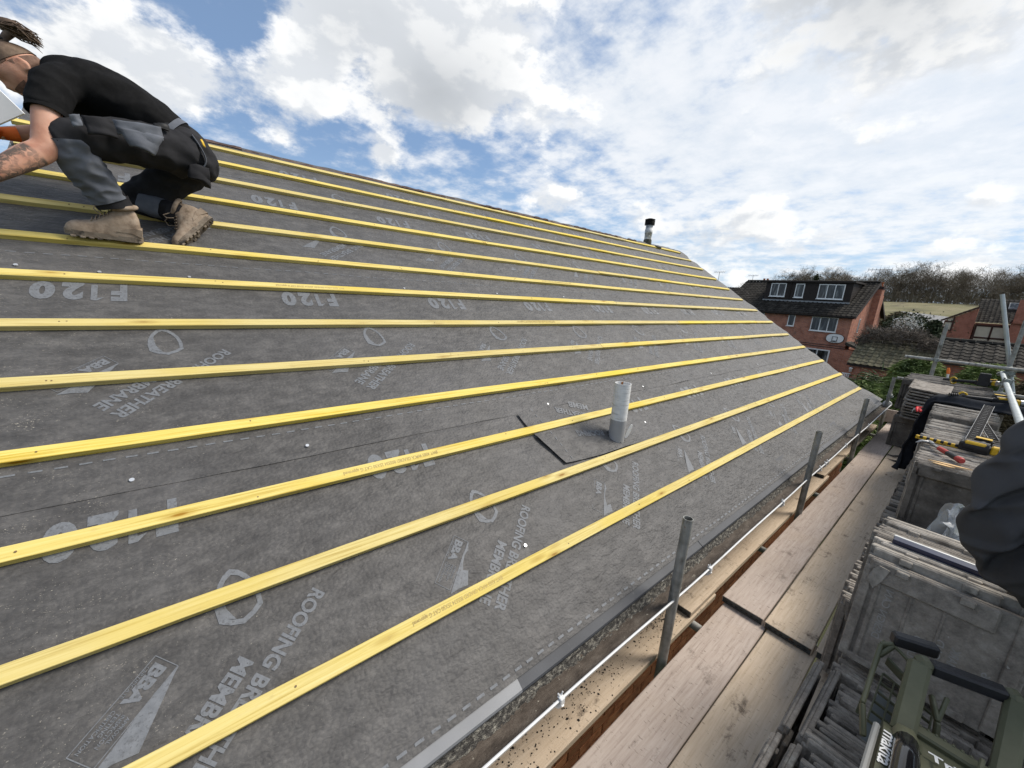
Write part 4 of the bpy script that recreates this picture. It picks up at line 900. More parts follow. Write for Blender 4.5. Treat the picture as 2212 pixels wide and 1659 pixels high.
# roll cage posts and bars (near frame and far frame)
bar('carry_bar', (1.600, -.118, -1.010), (1.650, -.262, -1.008), .038, .036, M_rub); bar('carry_bar', (1.640, -.030, -1.005), (1.688, -.128, -1.005), .034, .040, M_rub)
bar('cage_corner', (1.582, -.088, -1.010), (1.600, -.122, -1.010), .046, .046, M_olive, c=.012); bar('cage_corner', (1.648, -.258, -1.010), (1.662, -.292, -1.013), .046, .046, M_olive, c=.012)
bar('cage_post', (1.588, -.098, -1.012), (1.385, -.100, -1.120), .050, .044, M_olive, c=.009); bar('cage_post', (1.655, -.284, -1.015), (1.34, -.268, -1.15), .046, .044, M_olive, c=.009)
bar('cage_post', (1.665, -.018, -1.045), (1.665, -.012, -1.36), .012, .010, M_olive, c=.003)
# open lattice sides
fr = bar('side_frame', (1.615, -.012, -1.035), (1.42, -.014, -1.12), .012, .020, M_olive, c=.003)
bar('side_frame', (1.615, -.012, -1.035), (1.628, -.040, -1.02), .012, .020, M_olive, c=.003); bar('side_frame', (1.585, -.016, -1.055), (1.628, -.040, -1.022), .011, .016, M_olive, c=.003)
bar('side_frame', (1.42, -.014, -1.12), (1.36, -.035, -1.17), .012, .020, M_olive, c=.003)
bar('cage_rail', (1.625, -.042, -1.022), (1.59, -.088, -1.03), .008, .010, M_olive, c=.002); bar('cage_rail', (1.60, -.034, -1.065), (1.555, -.088, -1.07), .008, .030, M_olived, c=.003)
bar('side_frame', (1.548, -.135, -1.06), (1.505, -.158, -1.10), .011, .016, M_olive, c=.003); bar('side_frame', (1.505, -.158, -1.10), (1.47, -.168, -1.17), .012, .018, M_olive, c=.003); bar('side_frame', (1.565, -.165, -1.055), (1.505, -.158, -1.10), .011, .016, M_olive, c=.003)
gp = MB(); gp.add([(1.575, -.040, -1.16), (1.53, -.150, -1.18), (1.45, -.155, -1.25), (1.44, -.035, -1.25)], [(0, 1, 2, 3)]); gpo = gp.build('grille_back', M_grille, bx_)
for q in range(5):
    t = q / 4; bar('grille_bar', Vector((1.585, -.036, -1.105)).lerp(Vector((1.555, -.150, -1.125)), t), Vector((1.455, -.034, -1.19)).lerp(Vector((1.46, -.155, -1.205)), t), .0045, .009, M_olive, gpo, c=.001)
for q in range(6):
    t = q / 5; bar('grille_bar', Vector((1.585, -.036, -1.105)).lerp(Vector((1.455, -.034, -1.19)), t), Vector((1.555, -.150, -1.125)).lerp(Vector((1.46, -.155, -1.205)), t), .0045, .009, M_olive, gpo, c=.001)
# body: sloping front with ribbed lip, clasp, side panel
bd = MB(); bd.prism([(1.455, -1.145), (1.415, -1.110), (1.25, -1.075), (1.10, -1.10), (1.08, -1.37), (1.45, -1.37)], (0, -.100, 0), (1, 0, 0), (0, 0, 1), (0, -1, 0), .215); body_ = bd.build('body', M_olive, bx_)
rb = MB(); rb.cbox((1.410, -.262, -1.122), (1.446, -.112, -1.094), .005); lip = rb.build('ribbed_lip', M_olive, bx_)
for q in range(9): bar('rib', (1.442, -.124 - .0155 * q, -1.098), (1.442, -.131 - .0155 * q, -1.098), .010, .012, M_olive, lip, c=.002)
sp_ = MB(); sp_.prism([(1.40, -1.115), (1.33, -1.075), (1.10, -1.05), (1.08, -1.37), (1.40, -1.37)], (0, -.062, 0), (1, 0, 0), (0, 0, 1), (0, -1, 0), .022); side = sp_.build('side_panel', M_olived, bx_)
bar('side_edge', (1.33, -.050, -1.082), (1.06, -.046, -1.055), .014, .016, mat('grey_trim', [(.20, .20, .19), (.28, .28, .27)], rough=.5), bx_, c=.004)
cl_ = MB(); cl_.tube([(1.335, -.106, -1.085), (1.31, -.106, -1.062), (1.22, -.107, -1.035), (1.08, -.108, -1.03)], [.016, .023, .025, .025], 14); clasp = cl_.build('clasp', M_gloss, bx_)
cb = MB(); cb.tube([(1.385, -.103, -1.108), (1.35, -.104, -1.085), (1.31, -.105, -1.075)], [.026, .030, .030], 6); cb.build('post_foot', M_olive, bx_)
MB().cyl((1.292, -.106, -1.042), (1.296, -.106, -1.036), .006, n=10).build('clasp_screw', M_steel, clasp)
bar('wire_stay', (1.43, -.235, -1.075), (1.30, -.222, -1.085), .010, .014, M_olive, bx_, c=.003)
lg = MB(); v, f, s1, xm = fit('makita', .105, .002)
lg.add([(1.315 - (p.x - xm) * s1 * 1.25, -.0645 - p.y * s1 * .95, -1.0735 + ((p.x - xm) * s1 * 1.25 + .015) * .109 + .0015) for p in v], f); lg.build('lettering', M_white, side, kind='stuff')
tr = MB(); v, f, s1, xm = fit('Tri', .05, .003)
F = Matrix.Translation((1.325, -.148, -1.078)) @ Matrix.Rotation(rad(-84), 4, 'Z') @ Matrix.Rotation(rad(0), 4, 'X') @ Matrix.Rotation(rad(-12), 4, 'X')
tr.add([F @ Vector(((p.x - xm) * s1, p.y * s1 - .006, .004)) for p in v], f); tr.build('lettering', M_white, body_, kind='stuff')

# ------------------------------------------------------------------ ground and background
def zg(x, y):
    def sm(a, b, t): t = min(1, max(0, (t - a) / (b - a))); return t * t * (3 - 2 * t)
    z = -6.4 + 1.2 * sm(12, 34, x) + 6.0 * sm(62, 86, x) + 3.6 * sm(84, 170, x) + 6 * sm(170, 420, x) - 0.4 * sm(-5, -40, y) * 0
    return z + .25 * nz(x * .05, y * .05) * sm(60, 90, x)
M_ground = mat('garden_ground', [(.035, .045, .014), (.06, .075, .022), (.085, .085, .04)], scale=.6, detail=8, rough=.95, bump=.5, bscale=20, bdist=.05, spots=[((.035, .03, .02), .35, .5, .62, (1, 1, 1), .6)])
M_mead = mat('winter_meadow', [(.07, .06, .03), (.13, .12, .052), (.18, .155, .08), (.09, .10, .035)], scale=.09, stretch=(.5, 1.6, 1), detail=9, rough=.95, bump=.4, bscale=2, bdist=.3, spots=[((.06, .05, .035), .12, .55, .66, (.4, 1.4, 1), .8)])
xs = [-60, -20, -5, 0, 5, 10, 14, 18, 22, 26, 30, 34, 40, 50, 60]; ys = [-300, -120, -60, -30, -15, -8, -4, 0, 4, 8, 12, 16, 24, 40, 70, 140, 320]
def sheet(name, xs, ys, m, dz=0):
    vs = [(x, y, zg(x, y) + dz) for x in xs for y in ys]; k = len(ys)
    return MB().add(vs, [(i * k + j, (i + 1) * k + j, (i + 1) * k + j + 1, i * k + j + 1) for i in range(len(xs) - 1) for j in range(k - 1)], None, True).build(name, m, kind='structure')
sheet('garden_ground', xs, ys, M_ground)
sheet('meadow_hill', [60, 66, 72, 78, 84, 90, 96, 104, 112, 120, 130, 140, 150, 160, 170, 190, 230, 300, 420, 700, 1500], [-900, -300, -120, -60, -30] + list(range(-24, 60, 6)) + [80, 140, 320, 900], M_mead)
# brick, tiles, render
def brickmat(name, c1, c2, mortar, w_=.225, h=.075):
    m = bpy.data.materials.new(name); m.use_nodes = True; nt = m.node_tree; b = nt.nodes['Principled BSDF']
    co = nd(nt, 'ShaderNodeTexCoord').outputs['Object']; sp = nd(nt, 'ShaderNodeSeparateXYZ', i_0=co)
    v = nd(nt, 'ShaderNodeCombineXYZ', i_0=mth(nt, 'ADD', sp.outputs[0], sp.outputs[1]), i_1=sp.outputs[2])
    br = nd(nt, 'ShaderNodeTexBrick', i_Vector=v.outputs[0], i_Color1=S(c1), i_Color2=S(c2), i_Mortar=S(mortar), i_Scale=1.0, i_Mortar_Size=.012, i_Brick_Width=w_, i_Row_Height=h, i_Bias=0.0)
    n = nd(nt, 'ShaderNodeTexNoise', i_Vector=co, i_Scale=2.2, i_Detail=6.0, i_Roughness=.7).outputs[0]
    col = mixc(nt, sstep(nt, n, .42, .72, 0, .62), br.outputs[0], S((.15, .06, .04)))
    nt.links.new(col, b.inputs['Base Color']); b.inputs['Roughness'].default_value = .9; b.inputs['Specular IOR Level'].default_value = .15
    bp = nd(nt, 'ShaderNodeBump', i_Strength=.5, i_Distance=.01, i_Height=br.outputs['Fac'], invert=True); nt.links.new(bp.outputs[0], b.inputs['Normal'])
    return m
M_brA = brickmat('red_brick_wall', (.52, .185, .10), (.36, .12, .072), (.34, .27, .23)); M_brB = brickmat('plain_red_brick', (.44, .15, .095), (.36, .12, .08), (.28, .18, .14))
M_rt = mat('brown_black_tiles', [(.014, .0125, .011), (.030, .027, .023), (.06, .054, .046)], scale=2.5, detail=9, rough=.9, spec=.12, bump=.4, bscale=20, bdist=.01, rnd=.4, spots=[((.22, .21, .18), 5, .66, .72, (1, 1, 1), .6)])
M_rtg = mat('mossy_green_tiles', [(.055, .050, .030), (.11, .10, .060), (.17, .155, .10)], scale=3.5, detail=9, rough=.9, bump=.4, bscale=20, bdist=.01, rnd=.5, spots=[((.05, .045, .035), 3, .52, .68, (1, 1, 1), .7)])
M_wood = mat('dark_stain', [(.018, .013, .011), (.030, .022, .018)], scale=6, rough=.7, bump=.2); M_upvc = mat('window_white', [(.70, .70, .69), (.78, .78, .77)], rough=.4, bump=0)
M_cream = mat('cream_render', [(.52, .46, .36), (.60, .54, .43)], scale=3, rough=.9, bump=.2)
M_lead = mat('lead_flashing', [(.20, .21, .22), (.28, .29, .30)], scale=5, rough=.6)
def glassmat():
    m = bpy.data.materials.new('window_glass'); m.use_nodes = True; nt = m.node_tree; b = nt.nodes['Principled BSDF']
    co = nd(nt, 'ShaderNodeTexCoord').outputs['Object']; n = nd(nt, 'ShaderNodeTexNoise', i_Vector=vmath(nt, 'MULTIPLY', co, (3, 3, .6)).outputs[0], i_Scale=1.6, i_Detail=2.0).outputs[0]
    nt.links.new(ramp(nt, n, [(.42, (.012, .014, .016)), (.55, (.04, .045, .05)), (.66, (.16, .17, .17))]), b.inputs['Base Color'])
    b.inputs['Roughness'].default_value = .06; b.inputs['Specular IOR Level'].default_value = .45; return m
M_glass = glassmat()
def tile_prof(w_): return [(0, .0), (.10 * w_, .030), (.25 * w_, .042), (.40 * w_, .030), (.52 * w_, .006), (.76 * w_, .0), (1.0 * w_, .004)]
def tile_far(w_, g, t=.022):
    m = MB(); pr = tile_prof(w_); n = len(pr); vs = []
    for y, dz in ((0, .030), (g + .06, .0)):
        for x, z in pr: vs.append((x, y, z + dz))
    for x, z in pr: vs.append((x, 0, z + .030 - t))
    m.add(vs, [(i, i + 1, n + i + 1, n + i) for i in range(n - 1)] + [(2 * n + i, 2 * n + i + 1, i + 1, i) for i in range(n - 1)]); return m
def roof_tiles(par, o, ux, uy, W, L, m, w_=.30, g=.335, single=False, name='roof_tiles'):
    ux, uy = Vector(ux).normalized(), Vector(uy).normalized(); uz = ux.cross(uy); o = Vector(o); nx, ny = int(W / w_ + .5), int(L / g + .5); w_, g = W / nx, L / ny; tm = tile_far(w_, g)
    B = lambda i, j: Matrix.Translation(o + ux * (i * w_) + uy * (j * g)) @ Matrix((ux, uy, uz)).transposed().to_4x4()
    if single:
        me = tm.mesh('roof_tile'); me.materials.append(m)
        for j in range(ny):
            for i in range(nx): q = bpy.data.objects.new('roof_tile', me); COL.objects.link(q); q.matrix_world = B(i, j); own(q, par)
    else:
        mb = MB()
        for j in range(ny):
            for i in range(nx): mb.add(tm.v, tm.f, B(i, j))
        return mb.build(name, m, par, kind='stuff')
class House:
    def __init__(s, name, label, o, yaw, cat='house'):
        s.o = Vector(o); s.M = Matrix.Translation(o) @ Matrix.Rotation(yaw, 4, 'Z'); s.e = thing(name, label, cat, o)
        s.e.rotation_euler = (0, 0, yaw)
    def put(s, mb, name, m, par=None, **kw):      # mb in house coords
        o = mb.build(name, m, None, **kw); o.parent = par or s.e; return o
    def w(s, p): return s.M @ Vector(p)
    def box(s, name, lo, hi, m, par=None): return s.put(MB().box(lo, hi), name, m, par)
    def window(s, x0, x1, z0, z1, y, lights, sill=True, fr=.06):
        wd = s.put(MB().box((x0, y - .05, z0), (x0 + fr, y + .02, z1)).box((x1 - fr, y - .05, z0), (x1, y + .02, z1)).box((x0 + fr, y - .05, z1 - fr), (x1 - fr, y + .02, z1)).box((x0 + fr, y - .05, z0), (x1 - fr, y + .02, z0 + fr)), 'window', M_upvc)
        n = len(lights); x = x0 + fr; tot = x1 - x0 - 2 * fr
        for i, l in enumerate(lights):
            xe = x + tot * l
            s.box('pane', (x, y - .012, z0 + fr), (xe, y + .005, z1 - fr), M_glass, wd)
            if i < n - 1: s.box('mullion', (xe - .03, y - .045, z0 + fr), (xe + .03, y - .015, z1 - fr), M_upvc, wd)
            x = xe
        if sill: s.box('sill', (x0 - .05, y - .11, z0 - .05), (x1 + .05, y - .052, z0 - .002), M_upvc, wd)
        return wd
# house coords: x along the facade towards image left, y into the house, z = camera-relative height.  (yaw maps x -> +Y world)
YA = rad(90 - 3.1)
HA = House('brick_house', 'red brick house with black dormer, white windows and basketball backboard', (38.45, 6.34, 0), 0)
HA.M = Matrix(((.054, .998, 0, 38.45), (.998, -.054, 0, 6.34), (0, 0, 1, 0), (0, 0, 0, 1)))
# a reflected frame: swap handled by building straight in world space
def fl(mb):                                        # flip faces for the mirrored frame
    mb.f = [f[::-1] for f in mb.f]; return mb
def hput(H, mb, name, m, par=None, **kw):
    mb2 = MB(); mb2.add(mb.v, [f[::-1] for f in mb.f], H.M); mb2.sm = mb.sm
    o = mb2.build(name, m, None, **kw); 
    own(o, H.e) if par is None else own(o, par)
    return o
House.put = lambda s, mb, name, m, par=None, **kw: hput(s, mb, name, m, par, **kw)
HA.e.rotation_euler = (0, 0, 0)
Wd, Dp, ZE, ZR, ZB = 9.6, 8.4, -.20, 2.52, -5.4
wl = MB(); wl.add([(0, 0, ZB), (Wd, 0, ZB), (Wd, Dp, ZB), (0, Dp, ZB), (0, 0, ZE), (Wd, 0, ZE), (Wd, Dp, ZE), (0, Dp, ZE), (0, Dp / 2, ZR - .12), (Wd, Dp / 2, ZR - .12)],
                  [(0, 1, 5, 4), (2, 3, 7, 6), (3, 0, 4, 8, 7), (1, 2, 6, 9, 5)]); wallA = HA.put(wl, 'wall', M_brA)
tn = (ZR - ZE) / (Dp / 2 + .35)
HA.put(MB().prism([(-.36, ZE - .06), (Dp / 2, ZR - .05), (Dp + .36, ZE - .06), (Dp / 2, ZR - .30)], (-.22, 0, 0), (0, 1, 0), (0, 0, 1), (1, 0, 0), Wd + .4), 'roof_slab', M_wood)
rsl = Vector(HA.M.to_3x3() @ Vector((0, Dp / 2 + .35, ZR - ZE)))
ux_ = HA.M.to_3x3() @ Vector((-1, 0, 0))
roofA = roof_tiles(HA.e, HA.M @ Vector((Wd + .22, -.37, ZE - .035)), ux_, rsl, Wd + .44, rsl.length, M_rt, name='roof_tiles')
rsl2 = Vector(HA.M.to_3x3() @ Vector((0, -Dp / 2 - .35, ZR - ZE)))
roof_tiles(HA.e, HA.M @ Vector((-.22, Dp + .37, ZE - .035)), -ux_, rsl2, Wd + .44, rsl.length, M_rt)
for i in range(22):
    HA.put(MB().prism([(-.12, 0), (-.08, .08), (0, .11), (.08, .08), (.12, 0)], (-.22 + .45 * i, Dp / 2, ZR + .02), (0, 1, 0), (0, 0, 1), (1, 0, 0), .44), 'ridge_tile', M_rt) if -.22 + .45 * i < Wd else None
HA.box('gutter', (-.25, -.47, ZE - .12), (Wd + .2, -.36, ZE - .02), M_wood); HA.box('fascia_board', (-.2, -.355, ZE - .20), (Wd + .2, -.33, ZE - .03), M_wood)
HA.put(MB().prism([(-.40, ZE - .22), (-.40, ZE + .0), (Dp / 2, ZR + .0), (Dp + .4, ZE + .0), (Dp + .4, ZE - .22), (Dp / 2, ZR - .24)], (-.26, 0, 0), (0, 1, 0), (0, 0, 1), (1, 0, 0), .03), 'barge_board', M_wood)
# dormer
DX0, DX1, DZ0, DZ1, DY = .74, 6.80, .80, 2.36, 1.25
HA.box('dormer_wall', (DX0, DY, DZ0 - .3), (DX1, Dp / 2 - .1, DZ1 - .1), M_wood)
dr_ = HA.box('dormer_roof', (DX0 - .16, DY - .22, DZ1 - .06), (DX1 + .16, Dp / 2 + .6, DZ1 + .07), M_wood); HA.box('lead_edge', (DX0 - .05, DY - .10, DZ0 - .10), (DX1 + .05, DY - .015, DZ0 + .02), M_lead, dr_)
for i in range(12):
    z = DZ0 + .03 + .122 * i
    HA.put(MB().prism([(-.026, z), (-.008, z + .118), (-.004, z + .118), (-.004, z)], (DX0, DY, 0), (0, 1, 0), (0, 0, 1), (1, 0, 0), DX1 - DX0), 'weatherboard', M_wood)
    HA.put(MB().prism([(-.026, z), (-.008, z + .118), (-.004, z + .118), (-.004, z)], (DX0, DY, 0), (1, 0, 0), (0, 0, 1), (0, 1, 0), min(2.4, (i + 1) * .24)), 'weatherboard', M_wood)
ft = lambda t: 6.87 - t
for (t0, t1, z0, z1, y, li) in ((.5, 1.66, 1.08, 2.2, DY - .03, (.5, .5)), (2.37, 3.01, 1.05, 2.18, DY - .03, (1,)), (3.99, 5.69, 1.02, 2.17, DY - .03, (.34, .33, .33)), (4.37, 6.06, -1.5, -.38, 0, (.33, .34, .33)), (2.72, 3.22, -1.3, -.33, 0, (1,)), (.2, .9, -1.3, -.30, 0, (1,))):
    HA.window(ft(t1), ft(t0), z0, z1, y - .0, li)
HA.window(ft(6.02), ft(4.40), -5.1, -2.9, 0, (.5, .5), False, .09)
for i in range(24):   # dark soldier courses as single bricks over band, two rows
    pass
HA.box('brick_band', (-.012, -.014, -2.72), (Wd, -.001, -2.65), mat('blue_brick', [(.05, .035, .035), (.09, .06, .055)], scale=8, rough=.85), wallA)
HA.box('brick_band', (-.012, -.014, -2.56), (Wd, -.001, -2.50), bpy.data.materials['blue_brick'], wallA)
dp_ = MB(); dp_.cyl((ft(2.0), DY - .09, DZ0 + .05), (ft(2.0), DY - .09, DZ1 - .05), .035, n=8); HA.put(dp_, 'downpipe', M_wood)
# chimney on the gable
ch = HA.box('chimney', (-.42, 4.25, ZB), (-.005, 5.35, 1.55), M_brA); HA.box('chimney_neck', (-.40, 4.42, 1.55), (.02, 5.18, 2.02), M_brA, ch)
for q in range(3): HA.box('corbel_course', (-.43 - .02 * q, 4.39 - .02 * q, 2.021 + .075 * q), (.05 + .02 * q, 5.21 + .02 * q, 2.09 + .075 * q), bpy.data.materials['blue_brick'], ch)
pt_ = MB(); pt_.lathe((-.19, 4.8, 2.24), (0, 0, 1), [(0, .13), (.30, .105), (.31, .12), (.34, .12), (.34, .09)], 12); HA.put(pt_, 'chimney_pot', mat('terracotta', [(.36, .10, .04), (.45, .15, .07)], scale=6, rough=.8), ch)
HA.put(MB().box((-.045, 1.9, -1.45), (-.002, 2.15, -.35)), 'window', M_upvc); HA.box('gable_slit_pane', (-.05, 1.95, -1.38), (-.046, 2.10, -.42), M_glass)
HA.put(MB().prism([(0, -2.35), (-1.25, -2.75), (-1.25, -2.65), (0, -2.12)], (0, -.25, 0), (1, 0, 0), (0, 0, 1), (0, 1, 0), 1.6), 'porch_roof', M_rt); HA.box('porch_wall', (-1.1, -.05, ZB), (-.01, 1.2, -2.72), M_brA)
def aerial(p, h, label, s_=1.0):
    t = thing('tv_aerial', label, 'aerial', p); p = Vector(p); M_ = M_steel
    MB().cyl(p, p + Vector((0, 0, h)), .022 * s_, n=6).build('mast', M_, t); c = p + Vector((0, 0, h - .05)); bm = MB().cyl(c - Vector((.1, .55 * s_, 0)), c + Vector((.1, .55 * s_, 0)), .016 * s_, n=6).build('boom', M_, t)
    for q in range(7): d_ = c + Vector((.1, .55 * s_, 0)) * (q / 3 - 1); MB().cyl(d_ - Vector((.12, 0, .12 * s_)), d_ + Vector((.12, 0, .12 * s_)), .012 * s_, n=5).build('element', M_, bm)
aerial(HA.M @ Vector((.05, 4.3, ZR)), 1.05, 'tall television aerial on the dormer house gable', 1.3)
# basketball backboard fixed to the facade
bbx = thing('basketball_backboard', 'rounded white basketball backboard with hoop on the red brick house', 'backboard', HA.M @ Vector((ft(6.15), -.1, -2.1)))
el = [(.54 * math.copysign(abs(math.cos(a_)) ** .8, math.cos(a_)), .33 * math.copysign(abs(math.sin(a_)) ** .8, math.sin(a_)) - .02) for a_ in [2 * math.pi * q / 28 for q in range(28)]]
Bx = HA.M @ Matrix.Translation((ft(6.13), -.10, -1.93))
def bput(mb, nm, m): mm = MB().add(mb.v, [f[::-1] for f in mb.f], Bx); o = mm.build(nm, m, bbx); return o
bput(MB().prism(el, (0, 0, 0), (1, 0, 0), (0, 0, 1), (0, 1, 0), .03), 'board', M_upvc); bput(MB().prism([(x * 1.05, y * 1.07) for x, y in el], (0, .032, 0), (1, 0, 0), (0, 0, 1), (0, 1, 0), .012), 'board_rim', M_dark)
for lo, hi in (((-.17, -.02, -.22), (-.14, -.003, .12)), ((.14, -.02, -.22), (.17, -.003, .12)), ((-.139, -.02, .09), (.139, -.003, .12)), ((-.139, -.02, -.22), (.139, -.003, -.19))): bput(MB().box(lo, hi), 'target_line', M_dark)
hp = MB(); hp.tube([(.22 * math.cos(q * math.pi / 8), -.26 + .22 * math.sin(q * math.pi / 8), -.26) for q in range(17)], .014, 6, False); hp.cyl((0, -.04, -.26), (0, -.01, -.24), .03, n=6); bput(hp, 'hoop', M_dark)
# ---- second house further back (half-timbered) 
def qpoly(pts, th, ax=(1, 0, 0)): 
    m = MB(); n = len(pts); a_ = Vector(ax) * th; m.add([tuple(p) for p in pts] + [tuple(Vector(p) + a_) for p in pts], [tuple(range(n)), tuple(range(n, 2 * n))[::-1]] + [(i, n + i, n + (i + 1) % n, (i + 1) % n) for i in range(n)]); return m
HB = thing('half_timbered_house', 'red brick house with cream half-timbered panels and rooflight behind the garage', 'house', (61, -1, -5.2)); X_ = 60.0
wb = qpoly([(X_, .55, -5.3), (X_, .55, -.15), (X_, -9, -.15), (X_, -9, -5.3)], 7.).build('wall', M_brB, HB)
qpoly([(X_ - .6, 2.62, -5.3), (X_ - .6, 2.62, -.12), (X_ - .6, .62, 1.22), (X_ - .6, .56, -5.3)], 6.).build('wing_wall', M_brB, HB)
qpoly([(X_ - .75, 2.85, -.22), (X_ - .75, 2.85, -.08), (X_ - .75, .60, 1.42), (X_ - .75, .60, 1.26)], .1).build('barge_board', mat('brown_timber', [(.05, .022, .016), (.075, .035, .026)], rough=.7), HB)
M_tim = bpy.data.materials['brown_timber']
roof_tiles(HB, (X_ - .4, .72, -.10), (0, -1, 0), (3.3, 0, 2.35), 9.6, 4.05, M_rt); roof_tiles(HB, (X_ + 5.6, 2.9, -.12), (-1, 0, 0), (0, -2.2, 1.45), 6.3, 2.65, M_rt)
qpoly([(X_ + 3.0, .6, 2.10), (X_ + 3.0, .6, 2.30), (X_ + 3.0, -9, 2.30), (X_ + 3.0, -9, 2.10)], .25).build('ridge_course', M_rt, HB)
def panel(y0, y1, z0, z1, x=X_): return qpoly([(x - .03, y0, z0), (x - .03, y0, z1), (x - .03, y1, z1), (x - .03, y1, z0)], .025).build('render_panel', M_cream, HB)
def timber(y0, y1, z0, z1, x=X_): return qpoly([(x - .08, y0, z0), (x - .08, y0, z1), (x - .08, y1, z1), (x - .08, y1, z0)], .045).build('timber', M_tim, HB)
panel(.38, -.52, -1.47, -.48); panel(-.66, -1.9, -1.47, -.48); panel(.38, -.52, -2.9, -1.63); panel(-.66, -1.9, -2.9, -1.63)
for a_ in ((.53, .38, -3.0, -.30), (-.52, -.66, -3.0, -.47), (.38, -1.9, -.47, -.30), (.38, -1.9, -1.63, -1.47)): timber(*a_)
panel(2.55, 2.08, -.98, -.27, X_ - .6); panel(2.40, 2.02, -.12, .14, X_ - .6); timber(2.06, 1.94, -1.0, .32, X_ - .6); timber(2.58, 2.06, -.26, -.14, X_ - .6); timber(2.6, 1.94, -1.10, -1.0, X_ - .6)
qpoly([(X_ - .9, -1.62, -5.3), (X_ - .9, -1.62, .05), (X_ - .9, -2.6, 1.6), (X_ - .9, -4.5, -.2), (X_ - .9, -4.5, -5.3)], .85).build('front_gable', M_brB, HB)
qpoly([(X_ - 1.0, -1.5, -.12), (X_ - 1.0, -1.5, .12), (X_ - 1.0, -2.6, 1.85), (X_ - 1.0, -2.6, 1.6)], .12).build('barge_board', M_tim, HB)
chB = MB(); chB.box((X_ - 1.2, -2.6, 0), (X_ - .95, -1.66, 2.15)); chB.build('chimney', M_brB, HB)
sk = qpoly([(X_ + 1.45, -1.18, 1.30), (X_ + 2.25, -1.18, 1.88), (X_ + 2.25, -1.85, 1.88), (X_ + 1.45, -1.85, 1.30)], .10, (-.58, 0, .81)).build('rooflight', M_lead, HB); own(qpoly([(X_ + 1.43, -1.25, 1.43), (X_ + 2.10, -1.25, 1.92), (X_ + 2.10, -1.78, 1.92), (X_ + 1.43, -1.78, 1.43)], .012, (-.58, 0, .81)).build('pane', M_glass), sk)
# ---- garages
def garage(name, label, xe, xr, y0, y1, ze, zr, m, zb, wallm):
    g = thing(name, label, 'garage', ((xe + xr) / 2, (y0 + y1) / 2, zb)); L_ = math.hypot(xr - xe, zr - ze)
    roof_tiles(g, (xe, y0, ze), (0, -1, 0), (xr - xe, 0, zr - ze), y0 - y1, L_, m, single=True)
    MB().add([(xe - .02, y0 - .02, ze - .04), (xr, y0 - .02, zr - .03), (xr, y1, zr - .03), (xe - .02, y1, ze - .04), (xe - .02, y0 - .02, ze - .12), (xr, y0 - .02, zr - .12), (xr, y1, zr - .12), (xe - .02, y1, ze - .12)], [(0, 3, 2, 1), (4, 5, 6, 7), (0, 1, 5, 4), (3, 7, 6, 2), (0, 4, 7, 3)]).build('roof_deck', M_wood, g)
    MB().box((xe + .22, y1 + .1, zb), (2 * xr - xe, y0 - .15, ze - .10)).build('wall', wallm, g)
    rt_ = MB()
    nr = int((y0 - y1) / .45)
    for q in range(nr):
        MB().prism([(-.13, -.02), (-.09, .07), (0, .10), (.09, .07), (.13, -.02)], (xr, y0 - .45 * q, zr + .03), (1, 0, 0), (0, 0, 1), (0, -1, 0), .44).build('ridge_tile', m, g)
    roof_tiles(g, (2 * xr - xe, y1, ze), (0, 1, 0), (xe - xr, 0, zr - ze), y0 - y1, L_, m)
    return g
gA = garage('brick_garage', 'low brick garage with mossy green tiled roof in front of the dormer house', 31.0, 33.4, 4.86, .9, -2.98, -1.66, M_rtg, -5.5, M_brA)
gB = garage('tiled_outbuilding', 'outbuilding with lichen spotted dark tiled roof behind the scaffold rails', 23.6, 25.9, .95, -4.0, -1.66, -.90, M_rt, -5.9, M_brB)
ln = thing('wall_lantern', 'white wall lantern on the brick garage below its green roof', 'lantern', (31.1, 4.62, -3.3))
MB().lathe((31.12, 4.60, -3.50), (0, 0, 1), [(0, .05), (.02, .07), (.20, .09), (.21, .12), (.28, .05), (.31, .0)], 8).build('lamp_body', M_upvc, ln); MB().cyl((31.12, 4.60, -3.28), (31.3, 4.6, -3.28), .02, n=6).build('bracket', M_upvc, ln)
vg = MB()
for q in range(4): vg.box((31.16, 4.62 + .09 * q, -4.0), (31.20, 4.67 + .09 * q, -3.66))
vg.box((31.17, 4.58, -4.05), (31.21, 4.98, -4.0)); vg.box((31.17, 4.58, -3.66), (31.21, 4.98, -3.61)); vt = vg.build('wall_vent', M_upvc); tag(vt, 'white slatted vent on the garage wall under the lantern', 'vent')
# ---- fence
fc = thing('timber_fence', 'weathered close boarded fence in front of the brick garage', 'fence', (29.2, 3.6, -5.5)); M_fen = mat('grey_fence_wood', [(.06, .052, .038), (.11, .098, .072), (.15, .135, .10)], scale=5, stretch=(1, 1, .3), rough=.9, bump=.4, rnd=.4, spots=[((.07, .085, .04), 2, .55, .7)])
A_, B_ = Vector((30.6, 5.4, 0)), Vector((27.4, 1.5, 0)); Ln = (B_ - A_).length; Fd = (B_ - A_).normalized(); q = 0.0; i = 0
while q < Ln:
    p = A_ + Fd * q; F = frame(p, Fd); MB().cbox((0, -.012, -5.6), (.098, .012, -3.75 + random.uniform(-.02, .02)), .003, F).build('board', M_fen, fc)
    if i % 18 == 0: MB().cbox((-.05, -.10, -5.6), (.05, -.02, -3.66), .006, F).build('post', M_fen, fc)
    q += .102; i += 1
F = frame(A_, Fd); MB().box((0, -.045, -4.0), (Ln, -.013, -3.92), F).build('rail', M_fen, fc); MB().box((0, -.045, -5.1), (Ln, -.013, -5.02), F).build('rail', M_fen, fc); MB().box((0, -.03, -3.73), (Ln, .03, -3.70), F).build('capping', M_fen, fc)
